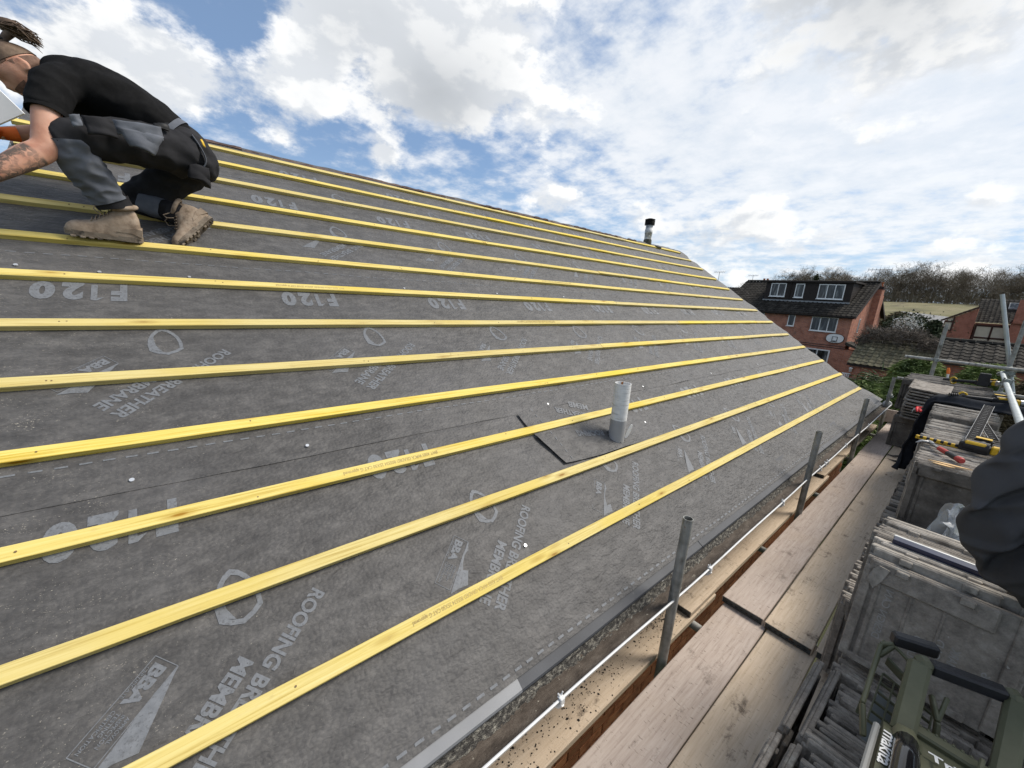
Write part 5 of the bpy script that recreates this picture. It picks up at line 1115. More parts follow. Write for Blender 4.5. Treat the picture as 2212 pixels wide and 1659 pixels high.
# ---- houses beyond on the far side
HC = thing('distant_house', 'brown tiled house roof with brick chimney peeping past the membrane verge', 'house', (52, 20, -5.2))
MB().box((48.2, 15.0, -5.4), (55, 26.5, -.1)).build('wall', M_brA, HC); roof_tiles(HC, (47.8, 26.8, -.15), (0, -1, 0), (3.8, 0, 2.35), 12.2, 4.47, M_rt); roof_tiles(HC, (55.4, 14.6, -.15), (0, 1, 0), (-3.8, 0, 2.35), 12.2, 4.47, M_rt)
cc = MB().box((51.2, 16.6, 1.6), (51.9, 17.35, 3.0)).build('chimney', M_brA, HC); MB().box((51.12, 16.52, 2.75), (51.98, 17.43, 2.9)).build('corbel', M_brB, cc)
for q in range(2): MB().lathe((51.55, 16.8 + .35 * q, 3.0), (0, 0, 1), [(0, .12), (.28, .10), (.3, .12), (.33, .1)], 10).build('chimney_pot', bpy.data.materials['terracotta'], cc)
aerial((51.6, 22.3, 2.2), 1.9, 'thin television aerial above the distant brown roof', 1.2); aerial((51.6, 18.4, 2.2), 1.5, 'small television aerial beside the distant chimney', 1.0)
SD = thing('grey_roofed_shed', 'long low grey sheet roofed shed below the meadow', 'shed', (78, 4, -2)); M_sheet = mat('grey_sheet_roof', [(.17, .17, .17), (.25, .25, .25)], scale=1.5, stretch=(1, 6, 1), rough=.8)
MB().add([(74, 8.2, -1.1), (74, 3.2, -1.9), (82, 3.2, .35), (82, 8.2, .8)], [(0, 1, 2, 3)]).build('roof', M_sheet, SD); MB().box((74.3, 3.4, -4.5), (82, 8.0, -1.9)).build('wall', M_brB, SD)
lp = thing('street_lamp', 'grey street lamp with white lantern head behind the leafless climber', 'street lamp', (55, 6.0, -5.2))
MB().tube([(55, 6.02, -5.2), (55, 5.98, -2.), (55, 5.95, -.55), (55, 5.85, -.33)], [.07, .055, .045, .04], 8).build('column', M_lead, lp); MB().tube([(55, 5.9, -.35), (55, 5.6, -.28), (55, 5.2, -.27), (55, 5.0, -.30)], [.05, .10, .11, .05], 8).build('lantern', M_upvc, lp)
db = MB(); db.lathe((34.2, 3.75, -1.22), (-1, 0, .3), [(0, .02), (.05, .12), (.08, .20), (.085, .22)], 16); tag(db.build('satellite_dish', M_lead), 'small pale satellite dish poking out of the leafless climber', 'dish')

# ------------------------------------------------------------------ plants
def bare_tree(h, seed, spread=.55, levels=6, r0=None, kids=(2, 3), up=.12, twig=.010, stems=1, bend=.25):
    rg = random.Random(seed); mb = MB(); r0 = r0 or h * .016
    def br(p, d, L_, r, lv):
        n = 3; pts = [p]; rs = [r]; q = p
        for i in range(n):
            d = (d + Vector((rg.gauss(0, bend), rg.gauss(0, bend), rg.gauss(0, bend * .6) + up * .3))).normalized(); q = q + d * (L_ / n); pts.append(q); rs.append(max(twig, r * (1 - .45 * (i + 1) / n)))
        mb.tube(pts, rs, 5 if lv > 3 else 3, False, lv > 3)
        if lv == 0: return
        k = rg.randint(*kids)
        for j in range(k + (1 if lv > 2 else 0)):
            t = rg.choice(pts[1:]) if j else pts[-1]
            sd = Vector((rg.gauss(0, 1), rg.gauss(0, 1), rg.gauss(0, .5))); sd = (sd - d * sd.dot(d)).normalized()
            nd_ = (d * (1 - spread * rg.uniform(.6, 1.1)) + sd * spread * rg.uniform(.8, 1.4) + Vector((0, 0, up))).normalized()
            br(t, nd_, L_ * rg.uniform(.62, .86), max(twig, rs[-1] * rg.uniform(.55, .8)), lv - 1)
    for s_ in range(stems):
        a_ = rg.random() * 6.28; d0 = Vector((math.cos(a_) * .35, math.sin(a_) * .35, 1)).normalized() if stems > 1 else Vector((rg.gauss(0, .06), rg.gauss(0, .06), 1)).normalized()
        br(Vector((0, 0, -.1)), d0, h * .30, r0, levels)
    return mb
M_bark = mat('winter_twigs', [(.085, .067, .047), (.145, .118, .084), (.20, .168, .124)], scale=2, rough=.95, bump=0, rnd=.5)
M_barkd = mat('dark_bark', [(.022, .019, .015), (.045, .038, .03)], scale=2, rough=.95, bump=.2)
M_ivy = mat('ivy_green', [(.012, .020, .008), (.03, .045, .016), (.055, .07, .028)], scale=3, rough=.7, bump=.2)
def leafcloud(name, m, n, fn, size, parent=None, stretch=(1, 1, 1), kind=None, droop=.0, seed=1):
    rg = np.random.default_rng(seed); P_ = np.array([fn(rg) for _ in range(n)]); d = rg.normal(size=(n, 3)) * np.array(stretch); d[:, 2] -= droop
    d /= np.linalg.norm(d, axis=1, keepdims=True); e = rg.normal(size=(n, 3)); e -= d * (e * d).sum(1, keepdims=True); e /= np.linalg.norm(e, axis=1, keepdims=True)
    s_ = size[0] * rg.uniform(.6, 1.4, (n, 1)); w_ = size[1] * rg.uniform(.6, 1.4, (n, 1))
    V = np.stack([P_, P_ + d * s_ * .5 + e * w_, P_ + d * s_, P_ + d * s_ * .5 - e * w_], 1).reshape(-1, 3)
    me = bpy.data.meshes.new(name); F = np.arange(4 * n).reshape(n, 4); me.from_pydata(V.tolist(), [], F.tolist()); me.update()
    return link(name, me, m, parent, kind=kind)
tv = []
for i in range(5):
    tr_ = bare_tree(11.5, 20 + i, .55, 6, .15, (2, 3), .10, .014, 1, .24); 
    trunk = MB(); trunk.tube([(0, 0, -1), (.05, .02, 2.0), (-.03, .06, 3.6)], [.20, .15, .12], 6); tv.append((tr_.mesh('crown'), trunk.mesh('trunk')))
    for me in tv[-1]: me.materials.append(M_bark)
tgroup = 'leafless trees of the hilltop wood'
k = 0
for rowi, (X0, n, s0) in enumerate(((150, 20, .90), (158, 22, .96), (167, 24, 1.0))):
    for i in range(n):
        y = -16 + 62 * (i + random.uniform(.1, .9)) / n; x = X0 + random.uniform(-4, 4); s_ = s0 * random.uniform(.82, 1.15) * (1.0 if y < 22 else .88)
        cm, tm = tv[k % 5]; k += 1
        t = thing('bare_tree', 'leafless tree in the hilltop wood beyond the meadow', 'tree', (0, 0, 0), tgroup)
        t.location = (x, y, zg(x, y) - .1); t.scale = (s_, s_, s_ * random.uniform(.92, 1.1)); t.rotation_euler = (0, 0, random.uniform(0, 6.28))
        for me, nm in ((cm, 'crown'), (tm, 'trunk')): c = bpy.data.objects.new(nm, me); COL.objects.link(c); c.parent = t
M_under = mat('wood_undergrowth', [(.10, .080, .053), (.155, .13, .088), (.20, .172, .118)], scale=.5, rough=.95, bump=0)
def und(rg): y = rg.uniform(-20, 48); x = rg.uniform(146, 182); return (x, y, zg(x, y) + min(6.2, abs(rg.normal(0, 2.9))) * (1 if x > 152 else .35))
tag(leafcloud('undergrowth', M_under, 36000, und, (1.2, .045), kind='stuff', stretch=(.6, .6, 1.3), droop=-.6, seed=5), 'brown undergrowth along the foot of the hilltop wood', 'undergrowth')
for i, (x, y, s_, lab) in enumerate(((84, 33, .62, 'round leafless tree over the distant brown roof'), (92, 30.5, .55, 'smaller leafless tree beside the dormer roof'), (80, 36.5, .55, 'leafless tree next to the membrane verge on the skyline'), (100, 24, .66, 'leafless tree rising behind the dormer'))):
    t = thing('bare_tree', lab, 'tree'); t.location = (x, y, zg(x, y) - 1.2 + (1.0 if i == 3 else 0)); t.scale = (s_, s_, s_ * .8)
    for me, nm in ((tv[i][0], 'crown'), (tv[i][1], 'trunk')): c = bpy.data.objects.new(nm, me); COL.objects.link(c); c.parent = t
t = thing('conifer_tree', 'tiny dark conifer top poking over the dormer roof', 'tree', (70, 16.6, 0)); MB().cyl((70, 16.6, -3), (70, 16.6, 4.4), .12, .03, 6).build('trunk', M_barkd, t)
leafcloud('crown', M_ivy, 900, lambda rg: (lambda h, a_, q: (70 + q * math.cos(a_), 16.6 + q * math.sin(a_), 5.0 - h))(rg.uniform(0, 4), rg.uniform(0, 6.3), rg.uniform(0, 1) ** .5 * .0) if False else (lambda h: (lambda a_, q: (70 + q * math.cos(a_), 16.6 + q * math.sin(a_), 5.0 - h))(rg.uniform(0, 6.3), .1 + .35 * h * rg.uniform(.3, 1)))(rg.uniform(0, 4)), (.35, .07), t, seed=3)
# leafless shrub before the dormer house
sh = bare_tree(4.6, 77, .5, 5, .05, (2, 3), .10, .007, 5, .22); M_shr = mat('pale_shrub_twigs', [(.12, .075, .055), (.20, .14, .11)], scale=3, rough=.9, bump=0)
sh.v = [(x + 36.2, y + 9.55, z - 5.3) for x, y, z in sh.v]; tag(sh.build('bare_shrub', M_shr), 'leafless reddish shrub in front of the dormer house', 'shrub')
# leafless climber smothering the garage
M_vine = mat('climber_twigs', [(.045, .036, .028), (.10, .082, .065), (.17, .145, .12)], scale=4, rough=.95, bump=0, rnd=.0)
vn = MB(); rg = random.Random(4)
for q in range(2600):
    y = rg.uniform(.9, 5.0); x = rg.uniform(32.7, 35.6); top = -1.02 + .18 * nz(y * 1.3, x) + (.15 if 2.2 < y < 4.6 else -.25) - .35 * max(0, (33.0 - x)) - .25 * max(0, y - 4.5)
    z = top - abs(rg.gauss(0, .42)); 
    if x < 33.4: z = max(z, -2.92 + (x - 31) * .55 + .06)
    p = Vector((x, y, z)); d = Vector((rg.gauss(0, 1), rg.gauss(0, 1), rg.gauss(.1, .45))).normalized(); pts = [p]
    for s_ in range(4): d = (d + Vector((rg.gauss(0, .5), rg.gauss(0, .5), rg.gauss(-.06, .4)))).normalized(); pts.append(pts[-1] + d * rg.uniform(.07, .2))
    vn.tube(pts, [.013, .011, .010, .008, .005] if q % 9 else [.024, .022, .02, .017, .012], 3, False, False)
tag(vn.build('leafless_climber', M_vine), 'mass of tangled leafless climber smothering the garage roof', 'climber')
# evergreen hedge behind the tiles
M_hed = mat('hedge_green', [(.045, .068, .017), (.10, .142, .034), (.16, .205, .054), (.20, .235, .075)], scale=1.3, detail=6, rough=.8, bump=0); M_hedb = mat('browning_hedge', [(.045, .036, .018), (.08, .062, .03), (.12, .09, .045)], scale=2, rough=.9, bump=0)
def hedge(name, label, cx, cy, rx, ry, zt, zb, n, m, seed, size=(.17, .016)):
    t = thing(name, label, 'hedge', (cx, cy, zb)); MB().tube([(cx, cy, zb), (cx + .1, cy, (zt + zb) / 2), (cx, cy, zt - .8)], [.14, .10, .03], 7).build('trunk', M_barkd, t)
    def f_(rg):
        a_ = rg.uniform(0, 6.28); u = rg.uniform(0, 1) ** .45; h = rg.uniform(.25, 1); pr = (1 - h ** 2.6) ** .5 * .9 + .1
        x, y = cx + rx * u * pr * math.cos(a_), cy + ry * u * pr * math.sin(a_); z = zb + (zt - zb) * h
        return (x, y, z + .35 * nz(x * 1.1, y * 1.1, z) )
    leafcloud('foliage', m, n, f_, size, t, (1.2, 1.2, .35), droop=.35, seed=seed); return t
hedge('evergreen_shrub', 'broad feathery evergreen shrub behind the far tile stack', 17.2, .95, 2.0, 1.15, -1.32, -6.2, 30000, M_hed, 11)
hedge('evergreen_shrub', 'evergreen shrub right of centre behind the guard rails', 17.6, -.35, 1.8, 1.1, -1.30, -6.2, 28000, M_hed, 12)
hedge('evergreen_shrub', 'low dark evergreen shrub beside the end upright and fence', 15.6, 1.85, 1.6, .75, -2.05, -6.2, 18000, M_hed, 13)
hedge('evergreen_shrub', 'browning evergreen shrub behind the raking tube', 16.0, -1.15, 1.6, .75, -1.30, -6.2, 18000, M_hedb, 14)
# strappy shrub above the fence
bs = thing('strappy_shrub', 'strappy bamboo like shrub leaning over the timber fence', 'shrub', (27.6, 3.0, -5.6)); M_bam = mat('bamboo_leaf', [(.03, .05, .015), (.07, .10, .03), (.11, .14, .055)], scale=3, rough=.6, bump=0)
for q in range(6): a_ = q * 1.05; MB().tube([(27.6, 3.0, -5.6), (27.6 + .3 * math.cos(a_), 3.0 + .3 * math.sin(a_), -4.4), (27.6 + .6 * math.cos(a_), 3.0 + .6 * math.sin(a_), -3.4)], [.02, .016, .008], 5).build('stem', M_barkd, bs)
leafcloud('leaves', M_bam, 700, lambda rg: (27.6 + rg.normal(0, .4), 3.0 + rg.normal(0, .42), -3.55 + rg.normal(0, .28)), (.55, .03), bs, (1, 1, .5), droop=.3, seed=8)
# blossom shrub and dark evergreen beyond the climber
bl = thing('blossom_tree', 'shrub covered in white blossom between the two houses', 'tree', (50, 4.2, -5.2)); b1 = bare_tree(5.2, 91, .55, 5, .09, (2, 3), .08, .012, 2); b1.v = [(x + 50, y + 4.2, z - 5.2) for x, y, z in b1.v]; b1.build('branches', M_barkd, bl)
M_blos = mat('white_blossom', [(.55, .55, .50), (.72, .71, .66)], scale=3, rough=.8, bump=0)
def blf(rg):
    while True:
        p = rg.normal(0, 1, 3) * (.9, .62, .45)
        if np.linalg.norm(p / (1.6, 1.2, .85)) < 1: return (49.6 + p[0], 4.25 + p[1], -.55 + p[2] - .25 * abs(p[1]))
leafcloud('blossom', M_blos, 2200, blf, (.10, .035), bl, seed=21); leafcloud('foliage', M_ivy, 3000, lambda rg: (50.3 + rg.normal(0, .6), 4.2 + rg.normal(0, .8), -.75 + rg.normal(0, .45)), (.2, .06), bl, seed=22)
hedge('dark_evergreen', 'dark green evergreen beside the white blossom shrub', 50.5, 2.75, 1.0, .85, -.15, -5.2, 5000, M_ivy, 23, (.22, .07)); hedge('dark_evergreen', 'dark evergreen behind the street lamp and chimney', 58, 6.2, 1.4, 1.2, -.45, -5.2, 5000, M_ivy, 24, (.25, .08))
hedge('brown_hedge', 'brown hedge at the foot of the meadow', 68, 6.5, 2.0, 3.2, .35, -4.0, 6000, M_hedb, 25, (.4, .06))
tw = bare_tree(4.6, 131, .6, 5, .06, (2, 3), .05, .009, 4, .25); tw.v = [(x + 44, y + 2.3, z - 5.2) for x, y, z in tw.v]; tag(tw.build('bare_shrub', M_vine), 'leafless grey shrub between the climber and the half-timbered house', 'shrub')
gm = hedge('dark_evergreen', 'low dark shrub left of the half-timbered house', 47, 1.9, 1.2, 1.0, -1.25, -5.2, 4000, M_ivy, 26, (.25, .06))

# ------------------------------------------------------------------ kneeling roofer
M_skin = None
def skinmat():
    m = bpy.data.materials.new('skin'); m.use_nodes = True; nt = m.node_tree; b = nt.nodes['Principled BSDF']
    co = nd(nt, 'ShaderNodeTexCoord').outputs['Object']
    n = nd(nt, 'ShaderNodeTexNoise', i_Vector=co, i_Scale=16.0, i_Detail=5.0).outputs[0]
    col = ramp(nt, n, [(.32, (.40, .19, .125)), (.5, (.50, .265, .18)), (.7, (.56, .32, .23))])
    # tattoo on the forearm, following the arm from elbow to wrist
    a_, b_ = Vector((-.470, 2.895, .500)), Vector((-.600, 2.845, .372)); ax = (b_ - a_).normalized()
    rel = vmath(nt, 'SUBTRACT', co, tuple(a_)).outputs[0]; tl = vmath(nt, 'DOT_PRODUCT', rel, tuple(ax)).outputs['Value']
    sd = Vector((-.45, -.3, -.5)); sd = (sd - ax * sd.dot(ax)).normalized(); sdv = vmath(nt, 'DOT_PRODUCT', rel, tuple(sd)).outputs['Value']
    dn = nd(nt, 'ShaderNodeTexNoise', i_Vector=co, i_Scale=38.0, i_Detail=4.0, i_Distortion=1.2).outputs[0]
    dist = mth(nt, 'ADD', mth(nt, 'ABSOLUTE', sdv), mth(nt, 'MULTIPLY', mth(nt, 'SUBTRACT', dn, .5), .05))
    mask = mth(nt, 'MULTIPLY', sstep(nt, dist, .012, .022, 1.0, 0.0), mth(nt, 'MULTIPLY', sstep(nt, tl, -.004, .008), sstep(nt, dn, .40, .50, .55, 1.0)))
    col = mixc(nt, mth(nt, 'MULTIPLY', mask, .85), col, S((.045, .05, .045)))
    nt.links.new(col, b.inputs['Base Color']); b.inputs['Roughness'].default_value = .55; b.inputs['Specular IOR Level'].default_value = .35
    b.inputs['Subsurface Weight'].default_value = .08; b.inputs['Subsurface Radius'].default_value = (.01, .004, .002)
    bn = nd(nt, 'ShaderNodeBump', i_Strength=.15, i_Distance=.002, i_Height=nd(nt, 'ShaderNodeTexNoise', i_Vector=co, i_Scale=160.0, i_Detail=3.0).outputs[0]); nt.links.new(bn.outputs[0], b.inputs['Normal']); return m
M_skin = skinmat()
M_shirt = mat('black_polo', [(.0075, .0075, .008), (.013, .013, .0135)], scale=30, rough=.95, bump=.5, bscale=700, bdist=.001, spec=.1)
M_trou = mat('black_work_trousers', [(.015, .015, .017), (.028, .028, .031)], scale=10, rough=.85, bump=.4, bscale=500, bdist=.001, spec=.15)
M_grey = mat('slate_grey_cloth', [(.085, .092, .108), (.135, .145, .168)], scale=9, rough=.85, bump=.4, bscale=400, bdist=.001, spec=.15)
M_boot = mat('tan_suede', [(.17, .125, .09), (.28, .215, .16), (.36, .29, .225)], scale=24, detail=7, rough=.9, bump=.5, bscale=180, bdist=.0015, spots=[((.09, .065, .045), 14, .58, .72, (1, 1, 1), .7)])
M_sole = mat('dusty_rubber', [(.14, .11, .085), (.24, .20, .155)], scale=30, rough=.9, bump=.4, spots=[((.05, .045, .04), 20, .55, .7)])
M_hair = mat('brown_hair', [(.035, .022, .014), (.085, .055, .036), (.19, .13, .088)], scale=14, stretch=(1, 1, 1), rough=.55, bump=.4, bscale=220, bdist=.001)
M_stub = mat('cropped_hair', [(.11, .062, .044), (.19, .115, .082)], scale=60, rough=.8, bump=.4, bscale=500, bdist=.001)
M_glove = mat('orange_glove', [(.62, .10, .012), (.75, .16, .03)], scale=20, rough=.7, bump=.5, bscale=180, bdist=.002)
M_gpalm = mat('grey_glove_palm', [(.12, .12, .125), (.2, .2, .21)], scale=30, rough=.7, bump=.3)
def crom(P_, n):                                   # Catmull-Rom resampling of rows of numbers
    P_ = np.array(P_, float); out = []; m = len(P_)
    for i in range(m - 1):
        p0, p1, p2, p3 = P_[max(i - 1, 0)], P_[i], P_[i + 1], P_[min(i + 2, m - 1)]
        for k in range(n):
            t = k / n; out.append(.5 * ((2 * p1) + (-p0 + p2) * t + (2 * p0 - 5 * p1 + 4 * p2 - p3) * t * t + (-p0 + 3 * p1 - 3 * p2 + p3) * t ** 3))
    out.append(P_[-1]); return np.array(out)
def loft(mb, secs, n=22, sub=5, ref=(0, 1, 0), wr=0.0, wf=12., seed=0., caps=True, power=2.0):
    # secs: x, y, z, r_ref (along ref), r_other
    Q = crom(secs, sub); m = len(Q); vs = []
    for i in range(m):
        p = Vector(Q[i][:3]); d = (Vector(Q[min(i + 1, m - 1)][:3]) - Vector(Q[max(i - 1, 0)][:3])).normalized()
        u = Vector(ref); u = (u - d * u.dot(d)).normalized(); v = d.cross(u)
        for k in range(n):
            a_ = 2 * math.pi * k / n; c, s_ = math.cos(a_), math.sin(a_); e = 2 / power
            q = p + u * (Q[i][3] * math.copysign(abs(c) ** e, c)) + v * (Q[i][4] * math.copysign(abs(s_) ** e, s_))
            if wr: q += (q - p).normalized() * wr * (nz(q.x * wf + seed, q.y * wf, q.z * wf) + .6 * nz(q.x * wf * 2.3, q.y * wf * 2.3 + seed, q.z * wf * 2.3))
            vs.append(tuple(q))
    fs = [(i * n + k, i * n + (k + 1) % n, (i + 1) * n + (k + 1) % n, (i + 1) * n + k) for i in range(m - 1) for k in range(n)]
    mb.add(vs, fs, None, True)
    if caps: mb.add(vs, [tuple(range(n))[::-1], tuple(range((m - 1) * n, m * n))])
    return mb
def fused(mb, name, m, parent, vox=.009, smooth=6, wr=0., wf=14., anis=(1, 1, 1), seed=0.):
    o = mb.build(name, m); r = o.modifiers.new('r', 'REMESH'); r.mode = 'VOXEL'; r.voxel_size = vox; r.use_smooth_shade = True
    s_ = o.modifiers.new('s', 'SMOOTH'); s_.iterations = smooth; s_.factor = .5; baked(o, name)
    me = o.data
    if wr:
        no = [v.normal.copy() for v in me.vertices]
        for v, n_ in zip(me.vertices, no):
            c = v.co; a_ = nz(c.x * wf * anis[0] + seed, c.y * wf * anis[1], c.z * wf * anis[2]); b_ = nz(c.x * wf * 2.1 + 7, c.y * wf * 2.1, c.z * wf * 2.1 + seed)
            v.co = c + n_ * wr * ((1 - abs(a_) * 2.2) * .7 + .5 * b_)
    me.polygons.foreach_set('use_smooth', [True] * len(me.polygons))
    if not me.materials: me.materials.append(m)
    own(o, parent); return o
person = thing('person', 'roofer in black polo and work trousers crouching on the battens with hair in a bun', 'person', (-.15, 3.12, .14))
# --- body (head, neck, torso core, arms) as one surface
HC_ = Vector((-.512, 3.25, .908)); Ff = Vector((-.68, -.14, -.72)).normalized(); Lf = Vector((0, -1, 0)); Lf = (Lf - Ff * Lf.dot(Ff)).normalized(); Uf = Ff.cross(Lf)
HM = Matrix.Translation(HC_) @ Matrix.Scale(.94, 4) @ Matrix((Ff, Lf, Uf)).transposed().to_4x4()
def head_pt(f, l, u): return HM @ Vector((f, l, u))
body = MB()
hv = []; nu_, nv_ = 40, 30
for j in range(nv_ + 1):
    th = math.pi * j / nv_; u = math.cos(th); rr = math.sin(th)
    for i in range(nu_):
        a_ = 2 * math.pi * i / nu_; f, l = rr * math.cos(a_), rr * math.sin(a_)
        x, y, z = f * .102, l * .078, u * .120
        if u < -.1: k = min(1, (-.1 - u) / .9); y *= 1 - .30 * k; x = x * (1 - .28 * k) + .030 * k + (.012 * k if f > 0 else 0)   # jaw
        if f > .3: x -= .010 * (1 - abs(l)) * max(0, .5 - abs(u + .05))        # flatten the face
        if f > .75 and abs(l) < .30 and -.45 < u < .12: x += .026 * (1 - abs(l) / .30) * (1 - abs(u + .20) / .36)   # nose
        if f > .6 and .10 < u < .34: x += .006                                     # brow
        if f > .7 and -.66 < u < -.52 and abs(l) < .35: x += .007                    # lips
        if f > .6 and u < -.78: x += .008                                             # chin
        if f < -.2 and u > -.2: x -= .006
        hv.append(tuple(head_pt(x, y, z)))
body.add(hv, [(j * nu_ + i, (j + 1) * nu_ + i, (j + 1) * nu_ + (i + 1) % nu_, j * nu_ + (i + 1) % nu_) for j in range(nv_) for i in range(nu_)], None, True)
ear = [head_pt(-.012 + .016 * math.cos(t), .0735 + .008 * (math.cos(t) < 0) + .005, -.005 + .028 * math.sin(t)) for t in [2 * math.pi * q / 16 for q in range(17)]]
body.tube(ear, .0045, 6, False); body.add([tuple(p) for p in ear[:16]], [tuple(range(16))]); body.tube([head_pt(-.012, .074, -.005), head_pt(-.010, .084, -.008)], [.018, .013], 8)
loft(body, [(*head_pt(-.028, 0, -.045), .052, .058), (*head_pt(-.055, 0, -.105), .056, .060), (-.385, 3.25, .905, .066, .070), (-.33, 3.255, .885, .10, .09)], 18, 4)
loft(body, [(-.35, 3.255, .885, .15, .10), (-.27, 3.26, .875, .165, .115), (-.13, 3.27, .84, .155, .115), (.0, 3.275, .77, .145, .105), (.07, 3.27, .70, .14, .10)], 20, 4)
LA = [(-.36, 3.10, .87, .055, .055), (-.405, 3.045, .79, .054, .054), (-.420, 3.0, .69, .050, .052), (-.432, 2.965, .585, .046, .049), (-.444, 2.945, .520, .047, .050), (-.495, 2.915, .468, .048, .051), (-.555, 2.885, .410, .041, .043), (-.625, 2.86, .345, .030, .033), (-.655, 2.85, .320, .029, .034)]
loft(body, LA, 18, 5)
RA = [(-.36, 3.40, .87, .052, .052), (-.43, 3.45, .79, .050, .050), (-.495, 3.45, .70, .045, .046), (-.53, 3.44, .675, .044, .045), (-.575, 3.42, .66, .038, .040), (-.635, 3.395, .640, .030, .031), (-.66, 3.385, .632, .028, .031)]
loft(body, RA, 16, 5)
fused(body, 'body', M_skin, person, .0065, 5)
# face details
ey = MB()
for s_ in (-1, 1):
    ey.cyl(head_pt(.086, s_ * .032, .022), head_pt(.095, s_ * .032, .022), .010, .006, 8); ey.tube([head_pt(.094, s_ * .018, .040), head_pt(.096, s_ * .034, .046), head_pt(.084, s_ * .052, .040)], [.004, .005, .003], 6)
ey.build('eyebrows_and_eyes', M_hair, person)
bd_ = MB(); bvs = []
for j in range(9):
    for i in range(13):
        a_ = -1.25 + 2.5 * i / 12; u = -.045 - .078 * j / 8; k = min(1, max(0, (-.1 - u / .12) / .9)); rr = math.sqrt(max(0.02, 1 - (u / .120) ** 2))
        x, y = rr * math.cos(a_) * .102, rr * math.sin(a_) * .078; y *= 1 - .30 * k; x = x * (1 - .28 * k) + .042 * k; bvs.append(tuple(head_pt(x * 1.02 + .001, y * 1.03, u)))
bd_.add(bvs, [(j * 13 + i, j * 13 + i + 1, (j + 1) * 13 + i + 1, (j + 1) * 13 + i) for j in range(8) for i in range(12)], None, True); bd_.build('stubble', mat('beard_stubble', [(.10, .055, .040), (.20, .11, .08)], scale=70, rough=.8, bump=.3, bscale=400, bdist=.001), person)
def cap(u_of, r, name, m, a0=-math.pi, a1=math.pi, nn=44, mm=12):
    vs = []
    for j in range(mm + 1):
        for i in range(nn + 1):
            a_ = a0 + (a1 - a0) * i / nn; lo, hi = u_of(a_); u = lo + (hi - lo) * j / mm; rr = math.sqrt(max(0.0, 1 - u * u)); f, l = rr * math.cos(a_), rr * math.sin(a_)
            x, y, z = f * .102, l * .078, u * .120
            if u < -.1: k = min(1, (-.1 - u) / .9); y *= 1 - .30 * k; x = x * (1 - .28 * k) + .030 * k
            if f < -.2 and u > -.2: x -= .006
            q = 1 + r + .010 * nz(x * 60, y * 60, z * 60); vs.append(tuple(head_pt(x * q, y * q, z * q)))
    o = MB().add(vs, [(j * (nn + 1) + i, j * (nn + 1) + i + 1, (j + 1) * (nn + 1) + i + 1, (j + 1) * (nn + 1) + i) for j in range(mm) for i in range(nn)], None, True); return o.build(name, m, person)
cap(lambda a_: (.30 + .12 * math.cos(a_) if abs(a_) > .9 else .36 + .10 * math.cos(a_), .999), .055, 'hair_top', M_hair)
cap(lambda a_: (-.62 if abs(a_) > 1.9 else -.62 + (1.9 - abs(a_)) * 1.6, .24 + .12 * math.cos(a_)), .020, 'shaved_sides', M_stub, .95, 2 * math.pi - .95)
bun = MB(); rg = random.Random(3); B0 = head_pt(-.045, .0, .118); B1 = Vector((-.515, 3.245, 1.078))
bun.tube([B0 - Vector((0, 0, .03)), B0.lerp(B1, .3), B1], [.024, .015, .020], 12)
loft(bun, [(-.556, 3.25, 1.082, .018, .013), (-.542, 3.25, 1.092, .034, .025), (-.510, 3.25, 1.090, .037, .028), (-.476, 3.25, 1.080, .028, .021), (-.452, 3.25, 1.070, .012, .010)], 14, 4, wr=.006, wf=45)
for q in range(110):
    a_ = rg.uniform(0, 6.28); r_ = rg.uniform(.024, .040); s0 = Vector((-.548 + rg.uniform(-.01, .03), 3.25 + r_ * math.cos(a_) * .9, 1.090 + r_ * .55 * math.sin(a_))); e0 = Vector((-.458 + rg.gauss(0, .012), 3.25 + rg.gauss(0, .02), 1.066 + rg.gauss(0, .009)))
    mid = s0.lerp(e0, .5) + Vector((0, .022 * math.cos(a_), .015 * math.sin(a_) + .004)); bun.tube([s0, mid, e0, e0 + Vector((rg.uniform(.0, .02), rg.gauss(0, .006), -rg.uniform(.0, .016)))], [.0030, .0034, .0026, .0008], 4, False)
bun.build('hair_bun', M_hair, person); MB().tube([B0 + Vector((.018 * math.cos(t), .018 * math.sin(t), .012)) for t in [2 * math.pi * q / 12 for q in range(13)]], .006, 6, False).build('hair_tie', M_dark, person)
# --- polo shirt
sh_ = MB()
loft(sh_, [(-.395, 3.25, .930, .115, .088), (-.350, 3.255, .905, .190, .128), (-.27, 3.26, .892, .200, .140), (-.17, 3.265, .868, .190, .142), (-.07, 3.27, .815, .180, .138), (.015, 3.275, .758, .172, .130), (.052, 3.275, .722, .168, .124)], 30, 5)
loft(sh_, [(-.335, 3.14, .885, .085, .085), (-.385, 3.075, .835, .078, .080), (-.408, 3.035, .765, .072, .074), (-.421, 3.005, .688, .066, .068)], 20, 4); loft(sh_, [(-.34, 3.37, .885, .08, .08), (-.40, 3.43, .83, .072, .074), (-.45, 3.45, .765, .066, .066)], 18, 4)
loft(sh_, [(-.415, 3.235, .925, .07, .06), (-.36, 3.215, .918, .12, .095), (-.27, 3.22, .905, .14, .112), (-.18, 3.24, .885, .14, .11)], 20, 4)
fused(sh_, 'polo_shirt', M_shirt, person, .0085, 16, .008, 9., (1.2, 1., 1.2), 3.)
co_ = MB(); cs = []
for q in range(21):
    t = 2 * math.pi * q / 20; ctr = Vector((-.400, 3.25, .925)); ax = Vector((-.62, 0, .78)).normalized(); u_ = Vector((0, 1, 0)); v_ = ax.cross(u_); cs.append((ctr, ax, u_ * math.cos(t) + v_ * math.sin(t)))
vs = []
for h, r_ in ((-.012, .086), (.030, .074), (.034, .080), (-.006, .098)):
    for c, ax, d in cs: vs.append(tuple(c + ax * h + d * r_))
